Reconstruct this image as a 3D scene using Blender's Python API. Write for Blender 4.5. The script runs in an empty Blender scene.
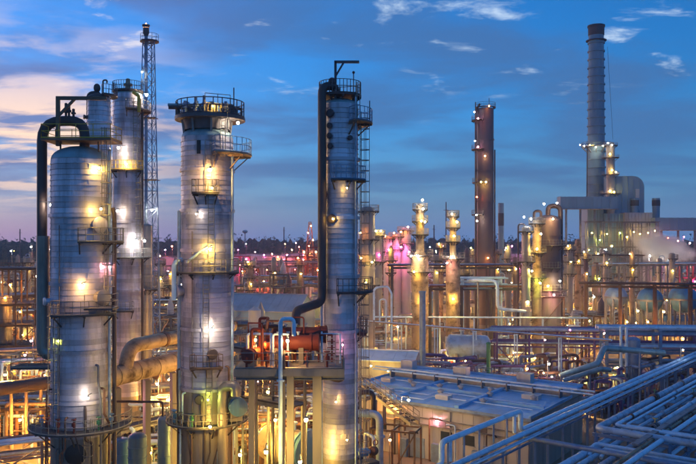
import bpy, math, random
from mathutils import Vector, Matrix
R = math.radians
sc = bpy.context.scene
random.seed(11)

# ------------------------------------------------------------------ camera
F, CX, CY, H = 760.0, 348.0, 237.0, 25.0          # focal length and horizon in photograph pixels, eye height in metres
cd = bpy.data.cameras.new('camera'); cam = bpy.data.objects.new('camera', cd)
sc.collection.objects.link(cam); sc.camera = cam
cam.location = (0, 0, H); cam.rotation_euler = (R(90), 0, 0)
cd.sensor_width = 36; cd.lens = F / 696 * 36; cd.shift_y = (CY - 232) / 696
cd.clip_start = 0.5; cd.clip_end = 6000

# ------------------------------------------------------------------ sky, sun, exposure
SUN_EL, SUN_AZ = R(4.0), R(-48)
w = bpy.data.worlds.new('World'); sc.world = w; w.use_nodes = True
nt = w.node_tree
def N(t, **k):
    n = nt.nodes.new(t)
    for a, b in k.items(): setattr(n, a, b)
    return n
def mth(op, a, b=None, c=None, clamp=False):
    n = N('ShaderNodeMath', operation=op, use_clamp=clamp)
    for i, v in enumerate((a, b, c)):
        if v is None: continue
        if hasattr(v, 'links'): nt.links.new(v, n.inputs[i])
        else: n.inputs[i].default_value = v
    return n.outputs[0]
def mixc(f, a, b, mode='MIX'):
    n = N('ShaderNodeMix', data_type='RGBA', blend_type=mode); n.clamp_result = False
    for i, v in ((0, f), (6, a), (7, b)):
        if hasattr(v, 'links'): nt.links.new(v, n.inputs[i])
        else: n.inputs[i].default_value = v if i == 0 else (*v, 1)
    return n.outputs[2]
def sstep(v, lo, hi):
    n = N('ShaderNodeMapRange', interpolation_type='SMOOTHSTEP')
    nt.links.new(v, n.inputs[0]); n.inputs[1].default_value = lo; n.inputs[2].default_value = hi
    return n.outputs[0]
bg = nt.nodes['Background']
sky = N('ShaderNodeTexSky', sky_type='NISHITA', sun_disc=False)
sky.sun_elevation = SUN_EL; sky.sun_rotation = SUN_AZ
sky.air_density = 1.0; sky.dust_density = 0.35; sky.ozone_density = 7.0
tc = N('ShaderNodeTexCoord'); sp = N('ShaderNodeSeparateXYZ'); nt.links.new(tc.outputs['Generated'], sp.inputs[0])
dx, dy, dz = sp.outputs
dotn = N('ShaderNodeVectorMath', operation='DOT_PRODUCT'); nt.links.new(tc.outputs['Generated'], dotn.inputs[0])
dotn.inputs[1].default_value = (math.sin(SUN_AZ), math.cos(SUN_AZ), 0.10)
sunward = dotn.outputs['Value']
glow = sstep(sunward, 0.68, 0.95)
zc = mth('MAXIMUM', dz, 0.0)
base = mixc(1.0, sky.outputs[0], (1.28, 0.95, 0.84), 'MULTIPLY')
# clear air brightening towards the horizon, warmer on the sunset side
hz = mth('POWER', mth('SUBTRACT', 1.0, zc), 9.0)
hcol = mixc(glow, (0.24, 0.56, 1.25), (0.80, 0.60, 1.16))
base = mixc(mth('MULTIPLY', hz, 0.9), base, hcol)
# flat cloud layer seen in perspective
inv = mth('DIVIDE', 1.0, mth('ADD', zc, 0.10))
cv = N('ShaderNodeCombineXYZ')
nt.links.new(mth('MULTIPLY', dx, inv), cv.inputs[0]); nt.links.new(mth('MULTIPLY', dy, inv), cv.inputs[1]); cv.inputs[2].default_value = 3.1
def cloud(scale, detail, rough, lo, hi, off):
    m = N('ShaderNodeMapping'); nt.links.new(cv.outputs[0], m.inputs[0]); m.inputs['Location'].default_value = off
    m.inputs['Scale'].default_value = (1.0, 1.35, 1)
    n = N('ShaderNodeTexNoise'); nt.links.new(m.outputs[0], n.inputs[0])
    n.inputs['Scale'].default_value = scale; n.inputs['Detail'].default_value = detail; n.inputs['Roughness'].default_value = rough
    n.inputs['Distortion'].default_value = 0.35
    return sstep(n.outputs[0], lo, hi)
fade = sstep(dz, 0.015, 0.09)
C1OFF, C2OFF, C3OFF = (8.61, 7.87, 0), (10.52, 11.21, 0), (15.08, 14.3, 0)
c1 = mth('MULTIPLY', cloud(0.95, 8, 0.56, 0.36, 0.62, C1OFF), fade)
veil = mixc(glow, (0.15, 0.36, 0.84), (0.42, 0.41, 0.84))
base = mixc(mth('MULTIPLY', c1, 0.70), base, veil)
c2 = mth('MULTIPLY', cloud(2.0, 8, 0.58, 0.42, 0.60, C2OFF), mth('MULTIPLY', fade, sstep(dz, 0.30, 0.20)))
lit = mixc(sstep(dz, 0.23, 0.12), (1.3, 1.3, 1.85), (3.0, 2.1, 1.5))
base = mixc(mth('MULTIPLY', c2, mth('MULTIPLY', sstep(sunward, 0.77, 0.91), 0.95)), base, lit)
c3 = mth('MULTIPLY', cloud(3.2, 9, 0.62, 0.565, 0.77, C3OFF), sstep(dz, 0.13, 0.235))
base = mixc(mth('MULTIPLY', c3, 0.9), base, mixc(glow, (1.5, 1.9, 2.35), (2.7, 2.2, 1.95)))
nt.links.new(base, bg.inputs[0]); bg.inputs[1].default_value = 0.15

sl = bpy.data.lights.new('sun', 'SUN'); so = bpy.data.objects.new('sun', sl); sc.collection.objects.link(so)
sl.energy = 0.12; sl.angle = R(14); sl.color = (1.0, 0.72, 0.62)
so.rotation_euler = (R(90) - SUN_EL, 0, -SUN_AZ + R(180)); so.location = (-300, 200, 120)
sc.view_settings.view_transform = 'Standard'; sc.view_settings.look = 'None'; sc.view_settings.gamma = 1
sc.view_settings.use_curve_mapping = False
sc.view_settings.exposure = 1.6
sc.cycles.max_bounces = 6; sc.cycles.diffuse_bounces = 3; sc.cycles.glossy_bounces = 3; sc.cycles.transmission_bounces = 3
sc.cycles.volume_bounces = 1; sc.cycles.sample_clamp_indirect = 4.0
sc.cycles.use_light_tree = True
sc.cycles.use_adaptive_sampling = True; sc.cycles.adaptive_threshold = 0.02

# ------------------------------------------------------------------ pixel -> place helpers
def P(x, y, d): return Vector(((x - CX) / F * d, d, H - (y - CY) / F * d))
def G(x, y, z):
    d = F * (H - z) / (y - CY); return P(x, y, d)
def X(x, d): return (x - CX) / F * d
def Z(y, d): return H - (y - CY) / F * d

# ------------------------------------------------------------------ materials
def material(name, col, rough=0.5, metal=0.0, var=0.12, scale=1.5, dirt=None, dirt_amt=0.0, dirt_scale=0.6, stretch=(1, 1, 1), bump=0.0, bump_scale=20, objvar=0.0, spec=0.5):
    m = bpy.data.materials.new(name); m.use_nodes = True
    t = m.node_tree; b = t.nodes['Principled BSDF']
    b.inputs['Roughness'].default_value = rough; b.inputs['Metallic'].default_value = metal
    b.inputs['Specular IOR Level'].default_value = spec
    def nn(k, **kw):
        n = t.nodes.new(k)
        for a, v in kw.items(): setattr(n, a, v)
        return n
    g = nn('ShaderNodeNewGeometry'); mp = nn('ShaderNodeMapping'); t.links.new(g.outputs['Position'], mp.inputs[0]); mp.inputs['Scale'].default_value = stretch
    n1 = nn('ShaderNodeTexNoise'); t.links.new(mp.outputs[0], n1.inputs[0]); n1.inputs['Scale'].default_value = scale; n1.inputs['Detail'].default_value = 5; n1.inputs['Roughness'].default_value = 0.6
    fac = n1.outputs[0]
    if objvar:
        oi = nn('ShaderNodeObjectInfo')
        mm = nn('ShaderNodeMath', operation='MULTIPLY_ADD'); t.links.new(oi.outputs['Random'], mm.inputs[0]); mm.inputs[1].default_value = objvar * 4; t.links.new(n1.outputs[0], mm.inputs[2])
        m2 = nn('ShaderNodeMath', operation='SUBTRACT'); t.links.new(mm.outputs[0], m2.inputs[0]); m2.inputs[1].default_value = objvar * 2
        fac = m2.outputs[0]
    cr = nn('ShaderNodeValToRGB'); t.links.new(fac, cr.inputs[0])
    cr.color_ramp.elements[0].position = 0.25; cr.color_ramp.elements[1].position = 0.75
    cr.color_ramp.elements[0].color = (*[c * (1 - var) for c in col], 1); cr.color_ramp.elements[1].color = (*[min(1, c * (1 + var)) for c in col], 1)
    out = cr.outputs[0]
    if dirt is not None:
        n2 = nn('ShaderNodeTexNoise'); t.links.new(mp.outputs[0], n2.inputs[0]); n2.inputs['Scale'].default_value = dirt_scale; n2.inputs['Detail'].default_value = 8; n2.inputs['Roughness'].default_value = 0.68
        mr = nn('ShaderNodeMapRange'); t.links.new(n2.outputs[0], mr.inputs[0]); mr.inputs[1].default_value = 0.48; mr.inputs[2].default_value = 0.68; mr.inputs[4].default_value = dirt_amt
        mx = nn('ShaderNodeMix', data_type='RGBA'); t.links.new(mr.outputs[0], mx.inputs[0]); t.links.new(out, mx.inputs[6]); mx.inputs[7].default_value = (*dirt, 1)
        out = mx.outputs[2]
        rr = nn('ShaderNodeMapRange'); t.links.new(mr.outputs[0], rr.inputs[0]); rr.inputs[3].default_value = rough; rr.inputs[4].default_value = min(1, rough + 0.35)
        t.links.new(rr.outputs[0], b.inputs['Roughness'])
    t.links.new(out, b.inputs['Base Color'])
    if bump:
        nb = nn('ShaderNodeTexNoise'); t.links.new(mp.outputs[0], nb.inputs[0]); nb.inputs['Scale'].default_value = bump_scale; nb.inputs['Detail'].default_value = 4
        bp = nn('ShaderNodeBump'); t.links.new(nb.outputs[0], bp.inputs['Height']); bp.inputs['Strength'].default_value = bump; bp.inputs['Distance'].default_value = 0.05
        t.links.new(bp.outputs[0], b.inputs['Normal'])
    return m
VS = (1, 1, 0.12)                                  # streaks that run down a wall
M = {
 'clad':     material('aluminium_cladding', (0.59, 0.545, 0.60), 0.5, 0.6, 0.2, 1.2, (0.20, 0.15, 0.115), 0.6, 0.9, VS, 0.10, 7, 0.22),
 'clad_old': material('weathered_cladding', (0.36, 0.31, 0.26), 0.45, 0.6, 0.16, 1.0, (0.15, 0.10, 0.07), 0.6, 0.8, VS, 0.08, 9, 0.10),
 'clad_far': material('far_cladding', (0.36, 0.33, 0.30), 0.45, 0.4, 0.15, 0.6, (0.2, 0.14, 0.1), 0.5, 0.4, VS),
 'brownv':   material('brown_vessel_paint', (0.16, 0.115, 0.12), 0.5, 0.2, 0.2, 0.5, (0.10, 0.06, 0.04), 0.5, 0.3, VS),
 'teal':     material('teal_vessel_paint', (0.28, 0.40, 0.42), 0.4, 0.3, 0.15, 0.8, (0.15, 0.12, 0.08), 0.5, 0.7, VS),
 'darkpipe': material('dark_insulation', (0.085, 0.06, 0.06), 0.5, 0.2, 0.25, 1.0, (0.16, 0.09, 0.06), 0.6, 0.9, VS),
 'tan':      material('tan_insulation', (0.42, 0.30, 0.19), 0.62, 0.1, 0.18, 0.7, (0.07, 0.04, 0.025), 0.95, 0.55, (1, 1, 1), 0.12, 6),
 'pipe':     material('grey_pipe', (0.40, 0.52, 0.63), 0.45, 0.2, 0.12, 1.0, (0.17, 0.12, 0.09), 0.5, 0.9, (1, 1, 1), 0, 20, 0.12),
 'pipe_w':   material('pale_pipe_jacket', (0.56, 0.76, 0.90), 0.42, 0.1, 0.08, 0.9, (0.26, 0.22, 0.18), 0.4, 0.8, (1, 1, 1), 0.05, 8, 0.05),
 'rust':     material('rusty_pipe', (0.24, 0.12, 0.075), 0.7, 0.2, 0.3, 1.4, (0.10, 0.05, 0.03), 0.7, 1.2),
 'steel':    material('galvanised_steel', (0.24, 0.24, 0.25), 0.5, 0.5, 0.14, 1.2, (0.16, 0.10, 0.07), 0.55, 0.8, (1, 1, 1), 0, 20, 0.06),
 'steel_d':  material('dark_steel', (0.11, 0.10, 0.11), 0.55, 0.3, 0.2, 1.0, (0.17, 0.09, 0.05), 0.5, 0.9),
 'steel_b':  material('brown_steel', (0.20, 0.12, 0.075), 0.6, 0.2, 0.2, 1.0, (0.11, 0.06, 0.04), 0.5, 0.8),
 'rail':     material('railing_steel', (0.30, 0.28, 0.24), 0.5, 0.35, 0.12, 2.0, (0.22, 0.14, 0.08), 0.4, 1.0),
 'grate':    material('deck_grating', (0.085, 0.08, 0.085), 0.65, 0.4, 0.25, 3.0, (0.12, 0.07, 0.05), 0.5, 1.0),
 'conc':     material('concrete', (0.30, 0.26, 0.21), 0.85, 0, 0.14, 1.0, (0.15, 0.13, 0.11), 0.6, 0.6, VS, 0.2, 14),
 'roof':     material('sky_tinted_roof', (0.23, 0.50, 0.74), 0.55, 0, 0.08, 0.5, (0.26, 0.26, 0.26), 0.55, 0.35, (1, 1, 1), 0.06, 5, 0.05),  # blue cast of the sky put into the base colour
 'wall':     material('white_wall_sheet', (0.40, 0.385, 0.37), 0.55, 0.05, 0.07, 0.8, (0.28, 0.21, 0.15), 0.5, 0.6, VS, 0, 20, 0.03),
 'red':      material('red_oxide_paint', (0.19, 0.035, 0.022), 0.6, 0.1, 0.2, 1.0, (0.14, 0.04, 0.03), 0.5, 1.0),
 'green':    material('green_paint', (0.05, 0.22, 0.10), 0.45, 0, 0.15),
 'bluep':    material('blue_vessel_paint', (0.10, 0.24, 0.40), 0.38, 0.1, 0.15, 0.9, (0.10, 0.08, 0.07), 0.5, 0.8, VS, 0, 20, 0.08),
 'bluesteel':material('blue_grey_steel', (0.22, 0.31, 0.44), 0.45, 0.3, 0.14, 1.0, (0.14, 0.10, 0.08), 0.45, 0.9),
 'chim':     material('chimney_steel', (0.17, 0.29, 0.37), 0.6, 0.2, 0.12, 0.15, (0.10, 0.10, 0.11), 0.45, 0.12, VS),
 'chim_d':   material('sooty_steel', (0.06, 0.06, 0.07), 0.7, 0.1, 0.2),
 'duct':     material('blue_grey_duct', (0.20, 0.31, 0.39), 0.5, 0.25, 0.1, 0.2, (0.16, 0.15, 0.14), 0.4, 0.2, VS, 0, 20, 0.06),
 'tankw':    material('pale_tank_paint', (0.46, 0.46, 0.46), 0.45, 0.05, 0.08, 0.3, (0.24, 0.16, 0.10), 0.5, 0.25, VS, 0, 20, 0.06),
 'tree':     material('foliage', (0.045, 0.065, 0.035), 0.8, 0, 0.35, 0.05, None, 0, 1, (1, 1, 1)),
 'bark':     material('bark', (0.09, 0.06, 0.04), 0.9),
 'hole_dark':   material('opening_black', (0.02, 0.02, 0.022), 0.5),  # black stands in for the shade inside open manways
 'yellow':   material('yellow_paint_lit_rail', (0.62, 0.42, 0.05), 0.5, 0, 0.15, 1.5, (0.2, 0.12, 0.05), 0.4, 1.0),  # valve paint; on railings it stands in for yellow lamp light
 'violet':   material('violet_lit_steel', (0.15, 0.10, 0.26), 0.5, 0.2, 0.2, 1.0, (0.12, 0.07, 0.06), 0.5, 0.9),  # magenta lamp light put into the steel's base colour
 'roof_w':   material('white_roof_sheet', (0.66, 0.76, 0.80), 0.5, 0.05, 0.06, 0.6, (0.30, 0.30, 0.30), 0.4, 0.5),
 'glass':    material('window_glass', (0.03, 0.04, 0.05), 0.08, 0, 0.05),
}
def emit(name, col, s):
    m = bpy.data.materials.new(name); m.use_nodes = True; t = m.node_tree
    for n in list(t.nodes): t.nodes.remove(n)
    o = t.nodes.new('ShaderNodeOutputMaterial'); e = t.nodes.new('ShaderNodeEmission')
    e.inputs[0].default_value = (*col, 1); e.inputs[1].default_value = s; t.links.new(e.outputs[0], o.inputs[0]); return m
COLS = {'warm': (1.0, 0.56, 0.17), 'sod': (1.0, 0.42, 0.06), 'white': (1.0, 0.84, 0.62), 'cool': (0.85, 0.92, 1.0), 'green': (0.80, 0.95, 0.12),
        'mag': (1.0, 0.10, 0.45), 'pink': (1.0, 0.36, 0.42), 'red': (1.0, 0.10, 0.04), 'orange': (1.0, 0.33, 0.05), 'gold': (1.0, 0.63, 0.11)}
CNAME = {'warm': 'warm', 'sod': 'amber', 'white': 'white', 'cool': 'cold white', 'green': 'greenish', 'mag': 'magenta', 'pink': 'pink', 'red': 'red', 'orange': 'orange', 'gold': 'golden'}
_em = {}
def EM(c, s):
    k = (c, round(s))
    if k not in _em: _em[k] = emit('lamp_%s_%d' % k, COLS[c], s)
    return _em[k]

# ------------------------------------------------------------------ mesh helpers
class MB:
    def __init__(s): s.v, s.f = [], []
    def add(s, vs, fs):
        o = len(s.v); s.v += [tuple(v) for v in vs]; s.f += [tuple(i + o for i in f) for f in fs]; return s
    def box(s, c, sz, rz=0.0):
        c = Vector(c); m = Matrix.Rotation(rz, 3, 'Z')
        vs = [c + m @ Vector((x * sz[0] / 2, y * sz[1] / 2, z * sz[2] / 2)) for z in (-1, 1) for x, y in ((-1, -1), (1, -1), (1, 1), (-1, 1))]
        return s.add(vs, [(3, 2, 1, 0), (4, 5, 6, 7), (0, 1, 5, 4), (1, 2, 6, 5), (2, 3, 7, 6), (3, 0, 4, 7)])
    def bar(s, p0, p1, w, h):
        m = seg(p0, p1, w, h)
        vs = [m @ Vector((x / 2, y / 2, z / 2)) for z in (-1, 1) for x, y in ((-1, -1), (1, -1), (1, 1), (-1, 1))]
        return s.add(vs, [(3, 2, 1, 0), (4, 5, 6, 7), (0, 1, 5, 4), (1, 2, 6, 5), (2, 3, 7, 6), (3, 0, 4, 7)])
    def tube(s, pts, r, n=8, caps=True):
        pts = [Vector(p) for p in pts]; T = []
        for i in range(len(pts)):
            a = pts[max(i - 1, 0)]; b = pts[min(i + 1, len(pts) - 1)]; T.append((b - a).normalized())
        up = Vector((0, 0, 1)) if abs(T[0].z) < 0.9 else Vector((1, 0, 0))
        x = T[0].cross(up).normalized(); vs = []
        for i, p in enumerate(pts):
            x = (x - T[i] * x.dot(T[i])).normalized(); y = T[i].cross(x)
            rr = r[i] if isinstance(r, (list, tuple)) else r
            vs += [p + (x * math.cos(2 * math.pi * k / n) + y * math.sin(2 * math.pi * k / n)) * rr for k in range(n)]
        fs = [(i * n + k, i * n + (k + 1) % n, (i + 1) * n + (k + 1) % n, (i + 1) * n + k) for i in range(len(pts) - 1) for k in range(n)]
        if caps: fs += [tuple(range(n))[::-1], tuple((len(pts) - 1) * n + k for k in range(n))]
        return s.add(vs, fs)
    def lathe(s, prof, n=32, c=(0, 0, 0), a0=0.0, a1=360.0, axis=None, capends=False):
        """prof: (radius, height) pairs, turned about z (or about the line c + axis)"""
        full = abs(a1 - a0) >= 359.9; m = n if full else n + 1; c = Vector(c)
        if axis is not None:
            az = Vector(axis).normalized(); ax = az.cross(Vector((0, 0, 1)) if abs(az.z) < 0.9 else Vector((1, 0, 0))).normalized(); ay = az.cross(ax)
        else: ax, ay, az = Vector((1, 0, 0)), Vector((0, 1, 0)), Vector((0, 0, 1))
        vs = [c + ax * (r * math.cos(R(a0 + (a1 - a0) * k / n))) + ay * (r * math.sin(R(a0 + (a1 - a0) * k / n))) + az * z for r, z in prof for k in range(m)]
        fs = [(i * m + k, i * m + (k + 1) % m, (i + 1) * m + (k + 1) % m, (i + 1) * m + k) for i in range(len(prof) - 1) for k in range(n)]
        if capends: fs += [tuple(k for k in range(m))[::-1], tuple((len(prof) - 1) * m + k for k in range(m))]
        return s.add(vs, fs)
    def ball(s, c, r, n=10, rings=6, sz=1.0):
        return s.lathe([(max(1e-3, r * math.sin(math.pi * i / rings)), -r * sz * math.cos(math.pi * i / rings)) for i in range(rings + 1)], n, c)
    def sector(s, r0, r1, z, th, a0, a1, n=20):
        full = abs(a1 - a0) >= 359.9
        prof = [(r0, z), (r1, z), (r1, z + th), (r0, z + th), (r0, z)]
        s.lathe(prof, n, (0, 0, 0), a0, a1)
        if not full:
            for a in (a0, a1):
                q = [(r * math.cos(R(a)), r * math.sin(R(a)), zz) for r, zz in prof[:4]]; s.add(q, [(0, 1, 2, 3)])
        return s
    def mesh(s, name, mat, smooth=True):
        me = bpy.data.meshes.new(name); me.from_pydata(s.v, [], s.f)
        if smooth:
            me.polygons.foreach_set('use_smooth', [True] * len(me.polygons)); me.set_sharp_from_angle(angle=R(38))
        me.materials.append(M[mat] if isinstance(mat, str) else mat); me.update(); return me
def seg(p0, p1, w, h):
    p0, p1 = Vector(p0), Vector(p1); d = p1 - p0; L = d.length; z = d / L
    up = Vector((0, 0, 1)) if abs(z.z) < 0.95 else Vector((0, 1, 0))
    x = z.cross(up).normalized(); y = x.cross(z)
    m = Matrix((x, y, z)).transposed().to_4x4(); m.translation = (p0 + p1) / 2
    return m @ Matrix.Diagonal((w, h, L, 1))
def fillet(pts, rad, k=5):
    pts = [Vector(p) for p in pts]; out = [pts[0]]
    for i in range(1, len(pts) - 1):
        a, b, c = pts[i - 1], pts[i], pts[i + 1]; u = (a - b); v = (c - b)
        ang = u.angle(v, 0)
        if ang > 3.1 or ang < 0.05: out.append(b); continue
        t = min(rad / math.tan(ang / 2), u.length * 0.49, v.length * 0.49)
        p, q = b + u.normalized() * t, b + v.normalized() * t
        for j in range(k + 1):
            f = j / k; out.append(p * (1 - f) ** 2 + b * 2 * f * (1 - f) + q * f * f)
    out.append(pts[-1]); return out

COL = sc.collection.objects
def obj(name, mesh, parent=None, m=None):
    o = bpy.data.objects.new(name, mesh); COL.link(o)
    if parent is not None: o.parent = parent
    if m is not None: o.matrix_local = m
    return o
def tag(o, label, cat=None, group=None, kind=None):
    o['label'] = label
    if cat: o['category'] = cat
    if group: o['group'] = group
    if kind: o['kind'] = kind
    return o
def thing(name, label, cat, loc=(0, 0, 0), rz=0.0, group=None):
    o = bpy.data.objects.new(name, None); COL.link(o); o.location = loc; o.rotation_euler = (0, 0, rz); o.empty_display_size = 0.1
    return tag(o, label, cat, group)
_cache = {}
def unit(kind, mat):
    k = (kind, mat)
    if k in _cache: return _cache[k]
    b = MB()
    if kind == 'box': b.box((0, 0, 0), (1, 1, 1))
    elif kind == 'cyl': b.lathe([(1e-4, -.5), (0.5, -.5), (0.5, .5), (1e-4, .5)], 12)
    elif kind == 'cyl6': b.lathe([(1e-4, -.5), (0.5, -.5), (0.5, .5), (1e-4, .5)], 8)
    elif kind == 'ib':                                # I section
        t, f = 0.10, 0.13
        pr = [(-.5, -.5), (.5, -.5), (.5, -.5 + f), (t / 2, -.5 + f), (t / 2, .5 - f), (.5, .5 - f), (.5, .5), (-.5, .5), (-.5, .5 - f), (-t / 2, .5 - f), (-t / 2, -.5 + f), (-.5, -.5 + f)]
        n = len(pr); vs = [(x, y, z) for z in (-.5, .5) for x, y in pr]
        fs = [(i, (i + 1) % n, n + (i + 1) % n, n + i) for i in range(n)]
        for o in (0, n): fs += [(o + 0, o + 1, o + 2, o + 11), (o + 3, o + 4, o + 9, o + 10), (o + 5, o + 6, o + 7, o + 8)]
        b.add(vs, fs)
    me = b.mesh(kind, mat, kind.startswith('cyl')); _cache[k] = me; return me
def beam(name, parent, p0, p1, w, h, mat, kind='ib'): return obj(name, unit(kind, mat), parent, seg(p0, p1, w, h))
def rod(name, parent, p0, p1, r, mat): return obj(name, unit('cyl', mat), parent, seg(p0, p1, 2 * r, 2 * r))
def tubeobj(name, parent, pts, r, mat, bend=0.0, n=12):
    p = fillet(pts, bend) if bend else pts
    return obj(name, MB().tube(p, r, n).mesh(name, mat), parent)
def banded(name, parent, p0, p1, r, mat, step=1.0, lip=0.03, n=16):
    """jacketed pipe: a sleeve lap every step metres"""
    p0, p1 = Vector(p0), Vector(p1); L = (p1 - p0).length; k = max(1, round(L / step)); prof = [(1e-3, 0)]
    for i in range(k):
        a, b = L * i / k, L * (i + 1) / k
        prof += [(r, a), (r, b - 0.10), (r + lip, b - 0.10), (r + lip, b)]
    prof += [(1e-3, L)]
    return obj(name, MB().lathe(prof, n, p0, axis=p1 - p0).mesh(name, mat), parent)
def railmesh(name, parent, pts, mat='rail', h=1.1, r=0.03, gap=1.3, closed=False):
    b = MB(); pts = [Vector(p) for p in pts]
    for k in (1.0, 0.52): b.tube([p + Vector((0, 0, h * k)) for p in pts], r, 5)
    b.tube([p + Vector((0, 0, 0.06)) for p in pts], 0.05, 4)
    for i in range(len(pts) - 1):
        a, c = pts[i], pts[i + 1]; n = max(1, round((c - a).length / gap))
        for j in range(n + (1 if i == len(pts) - 2 else 0)):
            q = a.lerp(c, j / n); b.tube([q, q + Vector((0, 0, h))], r, 5)
    o = obj(name, b.mesh(name, mat), parent); return o

# ------------------------------------------------------------------ towers
def pol(r, a, z=0.0): return Vector((r * math.cos(R(a)), r * math.sin(R(a)), z))
def head_prof(r, z, h, n=7): return [(max(1e-3, r * math.cos(math.pi / 2 * i / n)), z + h * math.sin(math.pi / 2 * i / n)) for i in range(n + 1)]
def tower(name, label, cat, x, y, r, z0, z1, mat='clad', course=0.42, headh=None, headmat=None, rings=(), skirt_mat='clad_old', group=None, n=36, base=0.0):
    root = thing(name, label, cat, (x, y, base), 0, group); headh = headh if headh is not None else r * 0.5
    b = MB().lathe([(r - 0.03, z0 - base), (r - 0.03, z1 - base)], n); obj('shell', b.mesh('shell', mat), root)
    obj('head', MB().lathe(head_prof(r - 0.01, z1 - base, headh), n).mesh('head', headmat or mat), root)
    if z0 > base + 0.3:
        obj('skirt', MB().lathe([(r + 0.12, 0), (r + 0.02, 0.6), (r + 0.02, z0 - base)], n).mesh('skirt', skirt_mat), root)
    if course:
        key = ('course', round(r, 3), round(course, 3), mat)
        if key not in _cache:
            c = MB().lathe([(r + 0.012, -0.03), (r + 0.05, -0.03), (r + 0.05, 0.05), (r + 0.012, 0.055), (r, course - .05)], n)
            c.box((r + 0.012, 0, course / 2), (0.05, 0.10, course)); _cache[key] = c.mesh('cladding_course', mat)
        k = int((z1 - z0) / course)
        for i in range(k):
            o = obj('cladding_course', _cache[key], root); o.location = (0, 0, z0 - base + i * (z1 - z0) / k); o.rotation_euler = (0, 0, random.random() * 6.28)
    for zz in rings:
        obj('support_ring', MB().lathe([(r, -0.13), (r + 0.16, -0.13), (r + 0.16, 0.13), (r, 0.13)], n, (0, 0, zz - base)).mesh('support_ring', mat), root)
    root['rr'] = r; return root
def platform(root, z, a0, a1, wdt=1.15, r=None, rail=True, mat='grate', railmat='rail', inner=0.06, brackets=True, h=1.1):
    r = r or root['rr']; z = z - root.location.z; n = max(4, int(abs(a1 - a0) / 12))
    b = MB().sector(r + inner, r + wdt, z, 0.10, a0, a1, n)
    if brackets:
        k = max(2, int(abs(a1 - a0) / 40))
        for i in range(k + 1):
            a = a0 + (a1 - a0) * i / k
            if abs(a1 - a0) < 359 : a = a0 + 2 + (a1 - a0 - 4) * i / k
            b.bar(pol(r, a, z - wdt * 0.8), pol(r + wdt * 0.85, a, z - 0.02), 0.09, 0.09); b.bar(pol(r, a, z - 0.07), pol(r + wdt * 0.95, a, z - 0.07), 0.12, 0.14)
    o = obj('platform', b.mesh('platform', mat), root)
    if rail:
        m = max(4, int(abs(a1 - a0) / 10)); pts = [pol(r + wdt - 0.05, a0 + (a1 - a0) * i / m, z + 0.1) for i in range(m + 1)]
        if abs(a1 - a0) < 359: pts = [pol(r + 0.15, a0, z + 0.1)] + pts + [pol(r + 0.15, a1, z + 0.1)]
        railmesh('railing', o, pts, railmat, h)
    return o
def ladder(root, a, z0, z1, r=None, cage=True, mat='rail'):
    r = (r or root['rr']) + 0.25; z0 -= root.location.z; z1 -= root.location.z
    t = Vector((-math.sin(R(a)), math.cos(R(a)), 0)); c = pol(r, a); b = MB()
    for s in (-1, 1): b.tube([c + t * 0.24 * s + Vector((0, 0, z0)), c + t * 0.24 * s + Vector((0, 0, z1 + 1))], 0.035, 5)
    z = z0
    while z < z1: b.tube([c - t * 0.24 + Vector((0, 0, z)), c + t * 0.24 + Vector((0, 0, z))], 0.02, 4); z += 0.36
    o = obj('ladder', b.mesh('ladder', mat), root)
    if cage:
        b = MB(); u = pol(1, a); pts = lambda z: [c + t * 0.38 * math.cos(q) + u * 0.72 * math.sin(q) + Vector((0, 0, z)) for q in [math.pi * i / 6 for i in range(7)]]
        z = z0 + 2.2
        while z < z1 + 1: b.tube(pts(z), 0.03, 4); z += 0.85
        for i in (1, 3, 5): b.tube([pts(z0 + 2.2)[i], pts(z1 + 1)[i]], 0.022, 4)
        obj('safety_cage', b.mesh('safety_cage', mat), o)
    return o
def nozzle(root, a, z, nr=0.35, ln=0.35, mat='darkpipe', name='manway', r=None):
    r = r or root['rr']; z -= root.location.z; c = pol(r - 0.1, a, z)
    o = MB().lathe([(nr, 0), (nr, ln), (nr * 1.3, ln), (nr * 1.3, ln + 0.10), (nr * 1.1, ln + 0.16), (1e-3, ln + 0.18)], 16, c, axis=pol(1, a))
    return obj(name, o.mesh(name, mat), root)
def davit(root, p, h, reach, mat='steel_b', th=0.22):
    p = Vector(p); q = p + Vector((0, 0, h)); e = q + Vector(reach); b = MB()
    b.bar(p, q, th, th); b.bar(q - Vector(reach).normalized() * th / 2, e, th, th); b.bar(q - Vector((0, 0, h * 0.38)), q + Vector(reach) * 0.36, th * 0.7, th * 0.7)
    return obj('lifting_davit', b.mesh('lifting_davit', mat), root)

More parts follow.
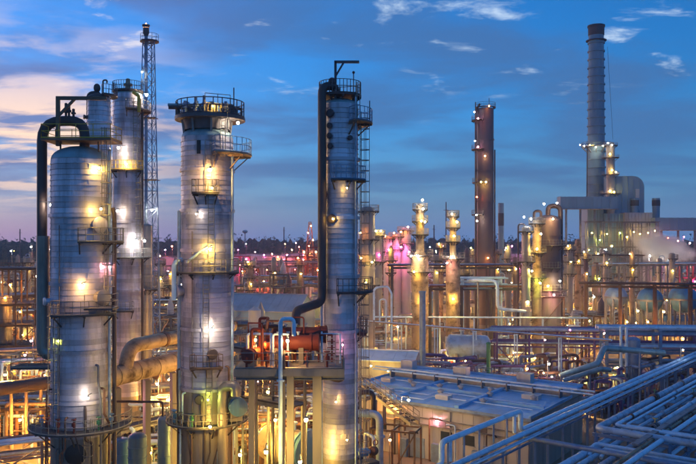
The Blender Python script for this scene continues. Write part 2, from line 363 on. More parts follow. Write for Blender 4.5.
# ------------------------------------------------------------------ lamps
def _lampmesh(kind, r):
    k = ('lm', kind, round(r, 3))
    if k not in _cache:
        b = MB()
        if kind == 'cap': b.lathe([(0.02, r * 2.0), (r * 0.9, r * 1.6), (r * 1.5, r * 0.9), (r * 1.42, r * 0.9), (r * 0.8, r * 1.4), (0.02, r * 1.7)], 10)
        elif kind == 'arm': b.tube(fillet([(0, 0, r * 1.9), (0, 0, r * 2.6), (0, 0.85, r * 2.6)], 0.2), max(0.03, r * 0.16), 6)
        _cache[k] = b.mesh(kind, 'steel')
    return _cache[k]
def _bulb(r, c, s, far=False):
    r = round(r, 2); k = ('bulb', r, c, round(s), far)
    if k not in _cache: _cache[k] = MB().ball((0, 0, 0), r, *((6, 2) if far else (7, 4))).mesh('bulb', EM(c, s), False)
    return _cache[k]
LAMP_GAIN = 0.32
def lamp(p, c, label, group, pw=1.0, r=0.15, face=0.0, kind='bracket', ground=0.0, name=None):
    """face: direction (degrees) in which the arm runs back to its support"""
    p = Vector(p); s = 420 * pw * (0.15 / r) * LAMP_GAIN / 0.36; r = r * 0.6
    if kind == 'bracket':
        t = thing('bracket_lamp', label, 'lamp', p, R(face - 90), group)
        obj('arm', _lampmesh('arm', r), t)
    else:
        t = thing(name or 'pole_lamp', label, 'lamp', (p.x, p.y, ground), R(face - 90), group)
        h = p.z - ground; b = MB()
        b.tube(fillet([(0, 0.75, 0), (0, 0.75, h + r * 3.4), (0, 0.0, h + r * 3.4), (0, 0, h + r * 1.9)], 0.3), max(0.05, r * 0.3), 7); b.lathe([(0.22, 0), (0.22, 0.3), (0.1, 0.4)], 8, (0, 0.75, 0))
        obj('pole', b.mesh('pole', 'steel'), t)
    z = 0 if kind == 'bracket' else p.z - ground
    obj('shade', _lampmesh('cap', r), t, Matrix.Translation((0, 0, z)))
    obj('bulb', _bulb(r, c, s, p.y > 95), t, Matrix.Translation((0, 0, z)))
    return t

# ================================================================== the ground
def ground():
    m = material('yard_gravel', (0.22, 0.18, 0.125), 0.9, 0, 0.3, 0.08, (0.055, 0.055, 0.055), 0.85, 0.03, (1, 1, 1), 0.3, 2.0)
    g = obj('ground', MB().add([(-740, -145, 0), (740, -145, 0), (740, 1285, 0), (-740, 1285, 0)], [(0, 1, 2, 3)]).mesh('ground', m, False)); tag(g, 'gravel and concrete yard of the plant', kind='structure')
    ma = material('asphalt', (0.055, 0.055, 0.058), 0.8, 0, 0.25, 0.3, (0.10, 0.09, 0.08), 0.5, 0.1, (1, 1, 1), 0.15, 6)
    U_, V_ = UV()
    for c, d, L, wd in ((Vector((-45, 108, 0)), U_, 420, 7), (Vector((30, 150, 0)), V_, 420, 8), (Vector((-10, 330, 0)), V_, 600, 9)):
        p = Vector((d.y, -d.x, 0)) * wd / 2; z = Vector((0, 0, 0.006 if d is U_ else 0.010)); a, b = c - d * L * 0.45 + z, c + d * L * 0.55 + z
        tag(obj('road', MB().add([a - p, b - p, b + p, a + p], [(0, 1, 2, 3)]).mesh('road', ma, False)), 'asphalt service road between the process units', kind='structure')
GA = R(38.8)
def UV(): return Vector((math.sin(GA), math.cos(GA), 0)), Vector((-math.cos(GA), math.sin(GA), 0))
U, V = UV()
ground()

def drum(name, label, cat, c, r, L, dirv, mat='clad', saddle_z=0.0, endmat=None, group=None, ribs=0, flange=False, nozzles=2):
    """horizontal vessel on saddles; c = centre, dirv = axis"""
    c = Vector(c); a = Vector((dirv[0], dirv[1], 0)).normalized(); root = thing(name, label, cat, (c.x, c.y, saddle_z), 0, group); cz = c.z - saddle_z
    o = Vector((0, 0, cz)); p0 = o - a * L / 2
    prof = [(r, 0)]
    for i in range(ribs):
        t = L * (i + 1) / (ribs + 1); prof += [(r, t - 0.05), (r + 0.03, t - 0.05), (r + 0.03, t + 0.05), (r, t + 0.05)]
    prof += [(r, L)]
    obj('shell', MB().lathe(prof, 24, p0, axis=a).mesh('shell', mat), root)
    for s in (-1, 1):
        e = o + a * s * L / 2
        if flange and s == flange:
            obj('end_cover', MB().lathe([(r, 0), (r * 1.22, 0.0), (r * 1.22, 0.16), (r * 1.12, 0.17), (r * 1.12, 0.5), (r * 1.2, 0.5), (r * 1.2, 0.66), (r * 0.9, 0.72), (1e-3, 0.78)], 24, e, axis=a * s).mesh('end_cover', endmat or mat), root)
        else:
            obj('end_cap', MB().lathe(head_prof(r, 0, r * 0.45, 6), 24, e, axis=a * s).mesh('end_cap', endmat or mat), root)
        q = o + a * s * L * 0.3
        if cz - r > 0.05:
            obj('saddle', MB().box((q.x, q.y, (cz - r * 0.6) / 2), (0.35, r * 1.7, cz - r * 0.6), math.atan2(a.y, a.x)).mesh('saddle', 'conc'), root)
    for i in range(nozzles):
        t = (i + 0.5) / nozzles - 0.5; q = o + a * t * L * 0.7 + Vector((0, 0, r * 0.92))
        obj('nozzle', MB().lathe([(r * 0.16, 0), (r * 0.16, r * 0.4), (r * 0.25, r * 0.4), (r * 0.25, r * 0.5), (1e-3, r * 0.5)], 10, q).mesh('nozzle', 'pipe'), root)
    return root
def vessel(name, label, cat, x, y, r, z0, z1, mat='bluep', group=None, bands=3, legs=False):
    root = thing(name, label, cat, (x, y, 0), 0, group); prof = [(r, z0)]
    for i in range(bands):
        t = z0 + (z1 - z0) * (i + 1) / (bands + 1); prof += [(r, t - 0.06), (r + 0.05, t - 0.05), (r + 0.05, t + 0.05), (r, t + 0.06)]
    prof += [(r, z1)]
    obj('shell', MB().lathe(prof, 24).mesh('shell', mat), root)
    obj('head', MB().lathe(head_prof(r, z1, r * 0.45, 5), 24).mesh('head', mat), root)
    if z0 > 0.2:
        if legs:
            obj('bottom_head', MB().lathe([(a, 2 * z0 - b) for a, b in head_prof(r, z0, r * 0.45, 5)], 24).mesh('bottom_head', mat), root)
            for k in range(4): q = pol(r * 0.92, 45 + 90 * k); beam('leg', root, (q.x, q.y, 0), (q.x, q.y, z0 + 0.3), 0.2, 0.2, 'steel')
        else: obj('skirt', MB().lathe([(r + 0.1, 0), (r * 0.98, 0.3), (r * 0.98, z0)], 20).mesh('skirt', 'conc'), root)
    root['rr'] = r; return root
def boxdeck(root, c, sx, sy, z, name='platform', mat='grate', sides='lrfb', th=0.12, railmat='rail', rz=0.0):
    """flat deck with railings; c, z relative to root"""
    c = Vector((c[0], c[1], z)); o = obj(name, MB().box((0, 0, -th / 2), (sx, sy, th)).mesh(name, mat), root); o.location = c; o.rotation_euler = (0, 0, rz)
    x, y = sx / 2 - 0.05, sy / 2 - 0.05; E = {'f': ((-x, -y, 0), (x, -y, 0)), 'b': ((-x, y, 0), (x, y, 0)), 'l': ((-x, -y, 0), (-x, y, 0)), 'r': ((x, -y, 0), (x, y, 0))}
    for s in sides: railmesh('railing', o, E[s], railmat)
    return o
def loc(root, p): return Vector(p) - Vector(root.location)

# ================================================================== the big towers
# broad vessel with the arched overhead pipe
D1 = 61.0
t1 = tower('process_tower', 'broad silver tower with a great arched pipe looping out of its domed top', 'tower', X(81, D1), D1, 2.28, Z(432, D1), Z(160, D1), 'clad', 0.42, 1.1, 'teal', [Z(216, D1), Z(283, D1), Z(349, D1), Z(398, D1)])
lo = lambda x, y, d=D1: loc(t1, P(x, y, d))
o = tubeobj('overhead_pipe', t1, [lo(42, 236), lo(42, 121), lo(84.5, 121), lo(84.5, 150)], 0.40, 'darkpipe', 1.62, 18)
tubeobj('insulated_downpipe', t1, [lo(43, 236), lo(43, 352), lo(56, 356)], 0.50, 'clad_old', 0.8, 16)
for x, y, h in ((69, 119, 1.1), (73.5, 119, 0.8), (66, 122, 1.5)):
    q = lo(x, y); obj('relief_valve', MB().lathe([(0.10, 0), (0.10, h * .5), (0.2, h * .5), (0.2, h * .62), (0.12, h * .7), (0.12, h), (1e-3, h + .05)], 8, q).mesh('relief_valve', 'darkpipe'), o)
davit(t1, lo(58, 146, D1 - 1.2), (146 - 99) * D1 / F, (3.8, 0.1, 0), 'steel_b', 0.27)
p = boxdeck(t1, (lo(84, 141).x, -0.4), 5.5, 3.0, lo(84, 141).z, 'top_platform', 'steel_b', 'frbl', 0.16, 'yellow')  # yellow rail colour stands in for lamp light on grey steel
for s in (-1, 1): rod('platform_leg', t1, (s * 1.5 + .2, -0.9, lo(84, 157).z - 0.4), (s * 1.5 + .2, -0.9, lo(84, 142).z), 0.07, 'steel_b')
platform(t1, Z(243, D1), -75, 25, 1.05); platform(t1, Z(313, D1), -112, -20, 1.1); platform(t1, Z(425, D1), -178, 15, 1.7)
boxdeck(t1, (lo(38, 367).x, 0.3), 3.9, 1.8, lo(38, 367).z, 'access_platform', 'grate', 'flb'); boxdeck(t1, (2.35, -2.2), 2.2, 1.6, Z(253, D1) - 4.2, 'access_platform', 'grate', 'fr')
ladder(t1, -22, Z(313, D1), Z(243, D1)); ladder(t1, -28, Z(243, D1), Z(142, D1)); ladder(t1, -118, Z(425, D1), Z(313, D1)); ladder(t1, -60, 0, Z(425, D1))
nozzle(t1, -40, Z(225, D1), 0.5, 0.5, 'clad'); nozzle(t1, -35, Z(296, D1), 0.5, 0.6, 'clad_old'); nozzle(t1, -80, Z(446, D1), 0.62, 0.25, 'hole_dark'); nozzle(t1, -150, Z(300, D1), 0.25, 0.5, 'pipe', 'nozzle')
tubeobj('downcomer', t1, [pol(2.5, -12, Z(150, D1)), pol(2.5, -12, 6)], 0.13, 'pipe'); tubeobj('downcomer', t1, [pol(2.6, -4, Z(208, D1)), pol(2.75, -4, Z(215, D1)), pol(2.75, -4, 3)], 0.17, 'darkpipe', 0.3)
# slim tower behind it
d = 86.0
t1b = tower('process_tower', 'slim silver tower with a dark bent pipe at its shoulder', 'tower', X(99, d), d, 1.25, 8, Z(98, d), 'clad', 0.5, 0.5, 'darkpipe', [Z(122, d), Z(180, d)])
lo2 = lambda x, y, dd=d: loc(t1b, P(x, y, dd))
tubeobj('overhead_pipe', t1b, [lo2(88.5, 200), lo2(88.5, 93), lo2(99, 93), lo2(99, 98)], 0.24, 'darkpipe', 0.6); tubeobj('vent_gooseneck', t1b, [lo2(103, 97), lo2(103, 80), lo2(107, 80), lo2(107, 83)], 0.09, 'darkpipe', 0.3)
platform(t1b, Z(97, d), -60, 60, 0.8, brackets=False, railmat='steel_d'); nozzle(t1b, -150, Z(118, d), .2, .4, 'darkpipe', 'nozzle'); nozzle(t1b, -160, Z(128, d), .2, .4, 'darkpipe', 'nozzle')
obj('top_valve', MB().ball(lo2(97, 88), 0.4, 10, 6, 1.3).mesh('top_valve', 'darkpipe'), t1b)
# taller partner tower
d = 92.0
t1c = tower('process_tower', 'tall blue-grey tower with railed crown standing beside the lattice flare mast', 'tower', X(128, d), d, 1.77, 6, Z(95, d), 'clad', 0.5, 0.45, 'teal', [Z(138, d), Z(222, d), Z(290, d)])
lo3 = lambda x, y, dd=d: loc(t1c, P(x, y, dd))
platform(t1c, Z(92.5, d), 0, 360, 0.25, 1.6, railmat='steel_d', inner=-0.4, brackets=False); platform(t1c, Z(112, d), -80, 60, 0.95, mat='steel_b'); platform(t1c, Z(172, d), -165, -35, 1.0, railmat='yellow')  # yellow railing here too carries lamp light in its colour
platform(t1c, Z(258, d), -110, 40, 1.0); platform(t1c, Z(310, d), -170, -60, 1.1)
obj('top_vent', MB().lathe([(0.35, 0), (0.35, .9), (0.55, .9), (0.55, 1.1), (0.3, 1.2), (0.25, 1.7), (1e-3, 1.8)], 12, lo3(128, 93)).mesh('top_vent', 'tan'), t1c)
tubeobj('bent_crown_pipe', t1c, [lo3(133, 92, 90), lo3(139, 96, 90), lo3(139, 112, 90)], 0.2, 'yellow', 0.5); tubeobj('downcomer', t1c, [pol(2.05, -20, Z(112, d)), pol(2.05, -20, 4)], 0.16, 'darkpipe'); tubeobj('downcomer', t1c, [pol(2.0, -150, Z(172, d)), pol(1.7, -150, 3)], 0.1, 'pipe')
ladder(t1c, -50, Z(172, d), Z(112, d)); ladder(t1c, -40, Z(258, d), Z(172, d))
d = 108.0
t1d = tower('process_tower', 'thin pale tower at the foot of the lattice flare mast', 'tower', X(146.5, d), d, 0.77, 4, Z(226, d), 'clad_old', 0.6, 0.3, None, [Z(276, d)], n=20)
platform(t1d, Z(290, d), -130, 30, 0.8)

# lattice flare mast
def flare_mast():
    d = 122.0; cx = X(149.5, d); zt = Z(42, d); t = thing('flare_mast', 'lattice steel flare mast with a lit tip, tallest thing beside the towers', 'flare mast', (cx, d, 0))
    hw = lambda z: 2.25 - 1.3 * z / zt
    A = (-150, -30, 90); pt = lambda i, z: pol(hw(z) * 1.15, A[i], z)
    for i in range(3): obj('leg', MB().tube([pt(i, 0), pt(i, zt)], [0.13, 0.08], 7).mesh('leg', 'bluesteel'), t)
    zs = [0]
    while zs[-1] < zt - 1.5: zs.append(zs[-1] + max(1.5, hw(zs[-1]) * 1.9))
    zs.append(zt)
    for a, b in zip(zs, zs[1:]):
        for i in range(3):
            j = (i + 1) % 3
            beam('brace', t, pt(i, a), pt(j, b), 0.09, 0.09, 'bluesteel', 'cyl6'); beam('brace', t, pt(j, a), pt(i, b), 0.09, 0.09, 'bluesteel', 'cyl6'); beam('brace', t, pt(i, b), pt(j, b), 0.09, 0.09, 'bluesteel', 'cyl6')
    rod('riser_pipe', t, (-0.55, 0, 0), (-0.55, 0, Z(34, d)), 0.28, 'bluesteel')
    o = obj('platform', MB().sector(0.3, 1.5, zt, 0.1, 0, 360, 16).mesh('platform', 'steel_d'), t); railmesh('railing', o, [pol(1.45, 30 * k, zt + .1) for k in range(13)], 'steel_d')
    obj('flare_tip', MB().lathe([(0.28, 0), (0.5, 0.5), (0.5, 1.5), (0.62, 1.6), (0.62, 1.8), (0.3, 1.8)], 14, (-0.55, 0, Z(36, d))).mesh('flare_tip', 'steel_d'), t)
    obj('pilot_flame', MB().lathe([(0.05, 0), (0.42, 0.3), (0.5, 0.6), (0.32, 1.0), (0.02, 1.4)], 12, (-0.55, 0, Z(31.5, d))).mesh('pilot_flame', emit('flame', (1.0, 0.45, 0.2), 3.0)), t)
    for z in (Z(118, d), Z(180, d), Z(238, d)):
        o = obj('rest_platform', MB().box((-0.3, 0, z), (hw(z) * 2.4, hw(z) * 1.6, 0.08)).mesh('rest_platform', 'steel_d'), t)
    for y in (78, 150): rod('antenna', t, pt(1, Z(y, d)), pt(1, Z(y, d)) + Vector((0, 0, 1.6)), 0.05, 'steel_d')
flare_mast()

# second broad tower
D2 = 64.5
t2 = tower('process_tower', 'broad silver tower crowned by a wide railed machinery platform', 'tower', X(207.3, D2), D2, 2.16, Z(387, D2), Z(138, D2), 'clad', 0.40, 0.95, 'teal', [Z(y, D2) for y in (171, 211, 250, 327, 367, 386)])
l2 = lambda x, y, dd=D2: loc(t2, P(x, y, dd))
zt = Z(121, D2)
obj('deck_skirt', MB().lathe([(1.95, Z(131, D2)), (2.0, Z(126, D2)), (2.1, zt)], 28).mesh('deck_skirt', 'steel_d'), t2)
rod('neck', t2, (0, 0, Z(130, D2)), (0, 0, zt), 0.7, 'clad_old')
for k in range(8): q = pol(1.9, 45 * k + 20); beam('platform_leg', t2, (q.x, q.y, Z(137, D2) - .1), (q.x * 1.1, q.y * 1.1, zt), 0.16, 0.16, 'steel')
b = MB().lathe([(0.02, zt), (2.95, zt), (2.95, zt + .28), (2.9, zt + .3), (0.02, zt + .3)], 28, (.25, 0, 0))
top = obj('top_platform', b.mesh('top_platform', 'steel_d'), t2); railmesh('railing', top, [pol(2.85, 15 * k, zt + .3) + Vector((.25, 0, 0)) for k in range(25)], 'steel_d', 1.25, 0.045)
railmesh('railing', top, [(0.3, -2.6, zt + .3), (2.2, -1.6, zt + .3)], 'rail', 1.6)
obj('top_drum', MB().lathe([(0.4, 0), (0.4, .9), *head_prof(0.4, .9, .25, 5)], 16, (0.55, -1.2, zt + .3)).mesh('top_drum', 'tan'), t2)
tubeobj('top_manifold', t2, [(-2.9, -1.6, zt + .9), (-1.2, -1.5, zt + .9), (-1.2, -1.5, zt + .4)], 0.17, 'darkpipe', 0.25); tubeobj('top_manifold', t2, [(-3.1, -1.0, zt + 1.2), (-.6, -.9, zt + 1.2), (-.4, -.2, zt + .5)], 0.13, 'teal', 0.25)
for x, y, h in ((-1.5, -1.8, 1.1), (-.6, -1.9, 1.4), (-.1, -.9, 1.7), (1.7, -.9, 1.2), (-1.0, .6, 1.5), (1.3, .4, 1.3)):
    obj('relief_valve', MB().lathe([(0.1, 0), (0.1, h * .4), (0.24, h * .45), (0.24, h * .6), (0.13, h * .7), (0.13, h), (1e-3, h)], 8, (x, y, zt + .3)).mesh('relief_valve', 'bluesteel'), t2)
for x, y, r, h, m_ in ((-1.7, -.4, .35, 1.3, 'bluep'), (.9, -2.0, .3, .9, 'steel_d'), (1.9, .3, .4, 1.2, 'steel_d'), (-.5, 1.4, .5, 1.5, 'darkpipe'), (.1, .4, .45, 1.0, 'clad_old')): obj('top_drum', MB().lathe([(r, 0), (r, h * .8), *head_prof(r, h * .8, h * .2, 4)], 14, (x, y, zt + .3)).mesh('top_drum', m_), t2)
for k, (x, y, z) in enumerate(((-2.2, -1.2, .7), (-1.4, .9, 1.0), (.4, -1.9, .8), (1.2, 1.0, 1.1), (2.0, -.9, .6))): tubeobj('top_manifold', t2, [(x, y, zt + .3), (x, y, zt + .3 + z), (x + .9, y + .2, zt + .3 + z), (x + .9, y + .9, zt + .3 + z), (x + .9, y + .9, zt + .3)], .1, 'steel_d', .2, 8)
rod('lightning_rod', t2, (2.4, -1, zt), (2.4, -1, Z(90, D2)), 0.05, 'steel_d')
platform(t2, Z(156, D2), -70, 60, 1.6, mat='tan', railmat='bluesteel', h=1.25); platform(t2, Z(196, D2), -103, -62, 1.0, railmat='steel_d'); platform(t2, Z(273, D2), -205, 25, 0.55); platform(t2, Z(364, D2), -106, -56, 1.0, mat='steel_b', railmat='steel_b'); platform(t2, Z(420, D2), -195, 15, 1.3)
ladder(t2, -78, Z(196, D2), Z(156, D2), cage=False); ladder(t2, -72, Z(273, D2), Z(196, D2), cage=False); ladder(t2, -82, Z(364, D2), Z(273, D2), cage=False); ladder(t2, -76, Z(420, D2), Z(364, D2), cage=False); ladder(t2, -48, Z(158, D2), Z(119, D2))
obj('slot_manway', MB().box((0, 0, 0), (0.3, 0.34, 1.1), 0).mesh('slot_manway', 'hole_dark'), t2).location = pol(2.12, -98, Z(150, D2))  # black box drawn for the shaded inside of the slot
nozzle(t2, -95, Z(394, D2), .3, .3); nozzle(t2, -70, Z(350, D2), .35, .4, 'darkpipe'); nozzle(t2, -150, Z(290, D2), .4, .5, 'clad')
tubeobj('side_pipe', t2, [l2(174, 300, 63), l2(174, 263, 63), l2(183, 259, 63.6), l2(192, 258, 63.2)], 0.2, 'pipe_w', 0.5); tubeobj('side_pipe', t2, [l2(187, 262, 62.5), l2(200, 252, 62.2), l2(208, 247, 62.3)], 0.12, 'pipe_w', 0.2)
tubeobj('vapour_elbow', t2, [l2(222.5, 470, 62), l2(222.5, 386, 62), l2(236, 386, 61.5), l2(236, 396, 61.5)], 0.42, 'clad_old', 0.7, 16); tubeobj('downcomer', t2, [pol(2.4, -20, Z(156, D2)), pol(2.4, -20, 3)], 0.12, 'pipe'); tubeobj('downcomer', t2, [pol(2.35, -160, Z(211, D2)), pol(2.35, -160, 3)], 0.16, 'pipe')
drum('heat_exchanger', 'small exchanger with a round blue end cover on the tower platform', 'heat exchanger', P(234, 403, 63.5), 0.62, 2.4, (0.35, -0.94), 'clad_old', Z(419, 63.5), 'bluep', flange=1, ribs=2)

# slim tower with the dark overhead pipe
D3 = 62.0
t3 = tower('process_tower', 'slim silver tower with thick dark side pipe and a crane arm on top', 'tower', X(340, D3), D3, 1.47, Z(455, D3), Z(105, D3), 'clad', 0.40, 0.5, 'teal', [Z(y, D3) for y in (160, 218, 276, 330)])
l3 = lambda x, y, dd=D3: loc(t3, P(x, y, dd))
tubeobj('overhead_pipe', t3, [l3(336, 100), l3(336, 86, 61.2), l3(322, 86, 60.6), l3(322, 302, 60.6), l3(296, 311, 57.5), l3(296, 326, 57)], 0.34, 'darkpipe', 0.75, 18)
davit(t3, l3(335.5, 100, 61.0), (100 - 62.5) * D3 / F, (1.9, 0.0, 0), 'steel_d', 0.2)
platform(t3, Z(97.5, D3), 0, 360, 0.45, 1.3, railmat='steel_d', inner=-1.0); platform(t3, Z(124.5, D3), -62, 50, 1.2, mat='steel_b', railmat='bluesteel'); platform(t3, Z(182, D3), -108, -25, 0.85, railmat='bluesteel'); platform(t3, Z(292, D3), -95, 20, 1.25, railmat='steel_d'); platform(t3, Z(333, D3), -20, 60, 0.8, railmat='steel_d')
ladder(t3, -12, Z(292, D3), Z(124, D3)); ladder(t3, -15, 2, Z(292, D3)); ladder(t3, -30, Z(124, D3), Z(97, D3), cage=False)
for a, y, s in ((-118, 116, .26), (-120, 128, .18), (-120, 138, .18), (-118, 148, .18), (-112, 219, .28), (-145, 195, .32), (-60, 140, .16)): nozzle(t3, a, Z(y, D3), s, .25, 'darkpipe', 'nozzle')
rod('lightning_rod', t3, (1.1, -.8, Z(97, D3)), (1.1, -.8, Z(75, D3)), 0.04, 'steel_d'); obj('rod_ball', MB().ball((1.1, -.8, Z(74.5, D3)), 0.12, 8, 6).mesh('rod_ball', 'steel_d'), t3); rod('lightning_rod', t3, (2.4, -.6, Z(124, D3)), (2.4, -.6, Z(102, D3)), 0.04, 'steel_d')
obj('top_valve', MB().ball(l3(332, 82, 61), 0.32, 10, 6, 1.2).mesh('top_valve', 'darkpipe'), t3)
tubeobj('downcomer', t3, [pol(1.65, -40, Z(97, D3)), pol(1.65, -40, 2)], 0.07, 'pipe'); tubeobj('downcomer', t3, [pol(1.7, -150, Z(240, D3)), pol(1.7, -150, 2)], 0.1, 'pipe')

# small piping and valves hung round the lower shells
rq = random.Random(31)
for tw, zp, zl in ((t1, Z(425, D1), 3), (t2, Z(420, D2), 3)):
    for i in range(9):
        a = -160 + 140 * (i + rq.random() * .7) / 9; r_ = tw['rr'] + rq.uniform(.2, .45); zt_ = zp + rq.uniform(-1.5, 5.5); da = rq.choice((-1, 1)) * rq.uniform(4, 12)
        tubeobj('small_pipe', tw, [pol(r_ - .4, a, zt_), pol(r_, a, zt_), pol(r_, a, zt_ - rq.uniform(1, 2.5)), pol(r_, a + da, zt_ - 2.8), pol(r_, a + da, zl)], rq.uniform(.04, .1), rq.choice(['pipe', 'rust', 'darkpipe', 'pipe_w', 'steel']), .2, 8)
    for i in range(6):
        a = -165 + 150 * rq.random(); q = pol(tw['rr'] + .7, a, zp + .1)
        obj('valve', MB().lathe([(.07, 0), (.07, .5), (.17, .5), (.17, .75), (.06, .8), (.06, 1.0), (.2, 1.0), (.2, 1.05), (.01, 1.05)], 10, q).mesh('valve', rq.choice(['red', 'bluep', 'steel_d', 'green'])), tw)
    obj('conduit', MB().tube([pol(tw['rr'] + .12, -112, zl), pol(tw['rr'] + .12, -112, zp + 16)], .035, 6).mesh('conduit', 'steel_d'), tw)
# ================================================================== lamps on the big towers
def tl(x, y, d, c, label, pw=1.0, r=0.15, face=90, group=None): return lamp(P(x, y, d), c, label, group, pw * .8, r, face)
tl(82, 286, 58.0, 'warm', 'warm lamp on the front of the arched-pipe tower above its ringed seam', 1.0, 0.17)
tl(51, 205, 60.3, 'white', 'white lamp beside the dark arched pipe, halfway up', 0.7, 0.16, 180)
tl(58, 341, 59.0, 'green', 'greenish lamp low on the flank of the arched-pipe tower', 0.9, 0.12, 0)
tl(99, 168, 59.2, 'gold', 'golden lamp under the arched-pipe tower top platform', 0.9, 0.13, 90)
tl(101, 209, 58.4, 'gold', 'golden lamp beside the caged ladder of the arched-pipe tower', 0.9, 0.13, 90)
tl(88, 398, 57.8, 'white', 'white lamp lighting the arched-pipe tower just above its lowest platform', .7, 0.12)
tl(53.5, 404, 59.5, 'gold', 'golden lamp at the edge of the lowest platform of the arched-pipe tower', 0.7, 0.13, 0)
tl(110, 267, 60, 'pink', 'small pink lamp on the downpipe of the arched-pipe tower', 0.4, 0.12, 180)
tl(118.5, 148, 88.5, 'white', 'white lamp between the arched-pipe tower top deck and the blue-grey tower', 0.9, 0.2, 0)
tl(117.5, 211, 89, 'white', 'bright white lamp on the flank of the blue-grey tower', .9, 0.2, 20)
tl(136, 241, 88.8, 'white', 'dazzling white lamp low on the front of the blue-grey tower', .9, 0.24, 100)
tl(144.5, 241, 89.5, 'cool', 'cold white lamp at the edge of the blue-grey tower platform', 1.5, 0.2, 150)
tl(126, 164, 89, 'gold', 'golden lamp over the yellow-railed platform of the blue-grey tower', 1.3, 0.16, 90)
tl(146.5, 95, 91, 'white', 'white lamp at the crown of the blue-grey tower', 1.0, 0.24, 180)
tl(152, 210, 120.5, 'white', 'white lamp hung on the lattice flare mast', 0.9, 0.3, 90)
tl(142, 72, 120.5, 'white', 'small white lamp high on the lattice flare mast', 0.4, 0.2, 0)
tl(210, 170, 61.3, 'warm', 'bright warm lamp high on the front of the machinery-crowned tower', 1.5, 0.2)
tl(238, 123, 63, 'white', 'white lamp hung under the crown platform of the machinery-crowned tower', 1.2, 0.16, 180)
tl(213, 106, 62.0, 'gold', 'golden lamp beside the drum on the machinery crown', 0.6, 0.1, 90)
tl(212, 188, 61.2, 'gold', 'golden lamp inside the small hung platform of the machinery-crowned tower', 0.6, 0.11)
tl(210, 249, 61.2, 'gold', 'golden lamp over the ring platform of the machinery-crowned tower', 1.4, 0.17)
tl(212, 330, 61.2, 'white', 'white lamp on the front of the machinery-crowned tower at mid height', 1.0, 0.17)
tl(210, 427, 60.2, 'gold', 'golden lamp beneath the wide low platform of the machinery-crowned tower', 1.5, 0.17)
tl(196, 214, 61.6, 'white', 'small white lamp at the upper seam of the machinery-crowned tower', 0.35, 0.09)
tl(208, 400, 61.2, 'green', 'greenish lamp on the skirt of the machinery-crowned tower', 0.7, 0.1)
tl(333, 219, 60, 'gold', 'small golden lamp on the ring of the crane-armed tower', 0.22, 0.1)
tl(343, 345, 59, 'pink', 'pink lamp low on the crane-armed tower behind the red deck', 0.5, 0.1)
tl(336, 402, 59.6, 'warm', 'warm lamp added to brighten the crane-armed tower below the exchanger deck', .35, .10)  # this lamp and the next are added to brighten the lower shell
tl(347, 440, 59.6, 'gold', 'golden lamp added to brighten the foot of the crane-armed tower', .35, .10)
tl(347, 188, 59.7, 'gold', 'faint golden lamp under the hung platform of the crane-armed tower', 0.3, 0.09)

# ================================================================== near process area
def frame(name, label, cat, c, nx, ny, bx, by, zs, rz=0.0, mat='steel', group=None, deck=True, railmat='rail', brace=True, sec=0.26, decks=None, sides='fblr'):
    """steel frame of nx x ny bays; c = ground centre"""
    root = thing(name, label, cat, (c[0], c[1], 0), rz, group); x0, y0 = -nx * bx / 2, -ny * by / 2
    for i in range(nx + 1):
        for j in range(ny + 1): beam('post', root, (x0 + i * bx, y0 + j * by, 0), (x0 + i * bx, y0 + j * by, zs[-1]), sec, sec, mat)
    for q, z in enumerate(zs):
        for j in range(ny + 1): beam('beam', root, (x0, y0 + j * by, z - .16), (x0 + nx * bx, y0 + j * by, z - .16), sec * .7, sec * 1.1, mat)
        for i in range(nx + 1): beam('beam', root, (x0 + i * bx, y0, z - .17), (x0 + i * bx, y0 + ny * by, z - .17), sec * .7, sec * 1.05, mat)
        if deck and (decks is None or q in decks): boxdeck(root, (0, 0), nx * bx + 1.2, ny * by + 1.2, z + 0.1, 'deck', 'grate', sides, 0.1, railmat)
    if brace:
        zz = [0] + list(zs)
        for a, b in zip(zz, zz[1:]):
            i = random.randrange(nx); beam('brace', root, (x0 + i * bx, y0, a), (x0 + (i + 1) * bx, y0, b - .3), 0.12, 0.12, mat, 'box'); beam('brace', root, (x0, y0, b - .3), (x0, y0 + by, a), 0.12, 0.12, mat, 'box')
    return root
def rack(name, label, cat, p0, dirv, L, wd, zs, bay, pipes, mat='steel', group=None, sec=0.28, longit=True, brace=True, band=None):
    """pipe rack from p0 along dirv; pipes: (offset across, height, radius, material, start, end)"""
    a = Vector((dirv[0], dirv[1], 0)).normalized(); s = Vector((a.y, -a.x, 0)); root = thing(name, label, cat, (p0[0], p0[1], 0), 0, group)
    n = max(1, round(L / bay)); bay = L / n; zup = lambda v, z: Vector((v.x, v.y, z))
    for i in range(n + 1):
        q = a * bay * i
        for k in (-1, 1): beam('post', root, zup(q + s * k * wd / 2, 0), zup(q + s * k * wd / 2, max(zs)), sec, sec, mat)
        for z in zs: beam('beam', root, zup(q - s * (wd / 2 + .3), z - .17), zup(q + s * (wd / 2 + .3), z - .17), sec * .8, sec * 1.1, mat)
        if brace and i < n and i % 2 == 0:
            for k in (-1, 1): beam('brace', root, zup(q + s * k * wd / 2, 0.2), zup(q + a * bay + s * k * wd / 2, min(zs) - .4), 0.13, 0.13, mat, 'box'); beam('brace', root, zup(q + s * k * wd / 2, min(zs) - .4), zup(q + a * bay + s * k * (wd / 2 + .01), 0.2), 0.13, 0.13, mat, 'box')
    if longit:
        for z in zs:
            for k in (-1, 1): beam('longitudinal_beam', root, zup(s * k * wd / 2, z - .48), zup(a * L + s * k * wd / 2, z - .48), sec * .7, sec * .9, mat)
    for (o, z, r, pm, e0, e1) in pipes:
        A, B = zup(a * e0 + s * o, z), zup(a * e1 + s * o, z)
        if band and r > 0.15: banded('pipe', root, A, B, r, pm, band, 0.035)
        else: rod('pipe', root, A, B, r, pm)
    return root

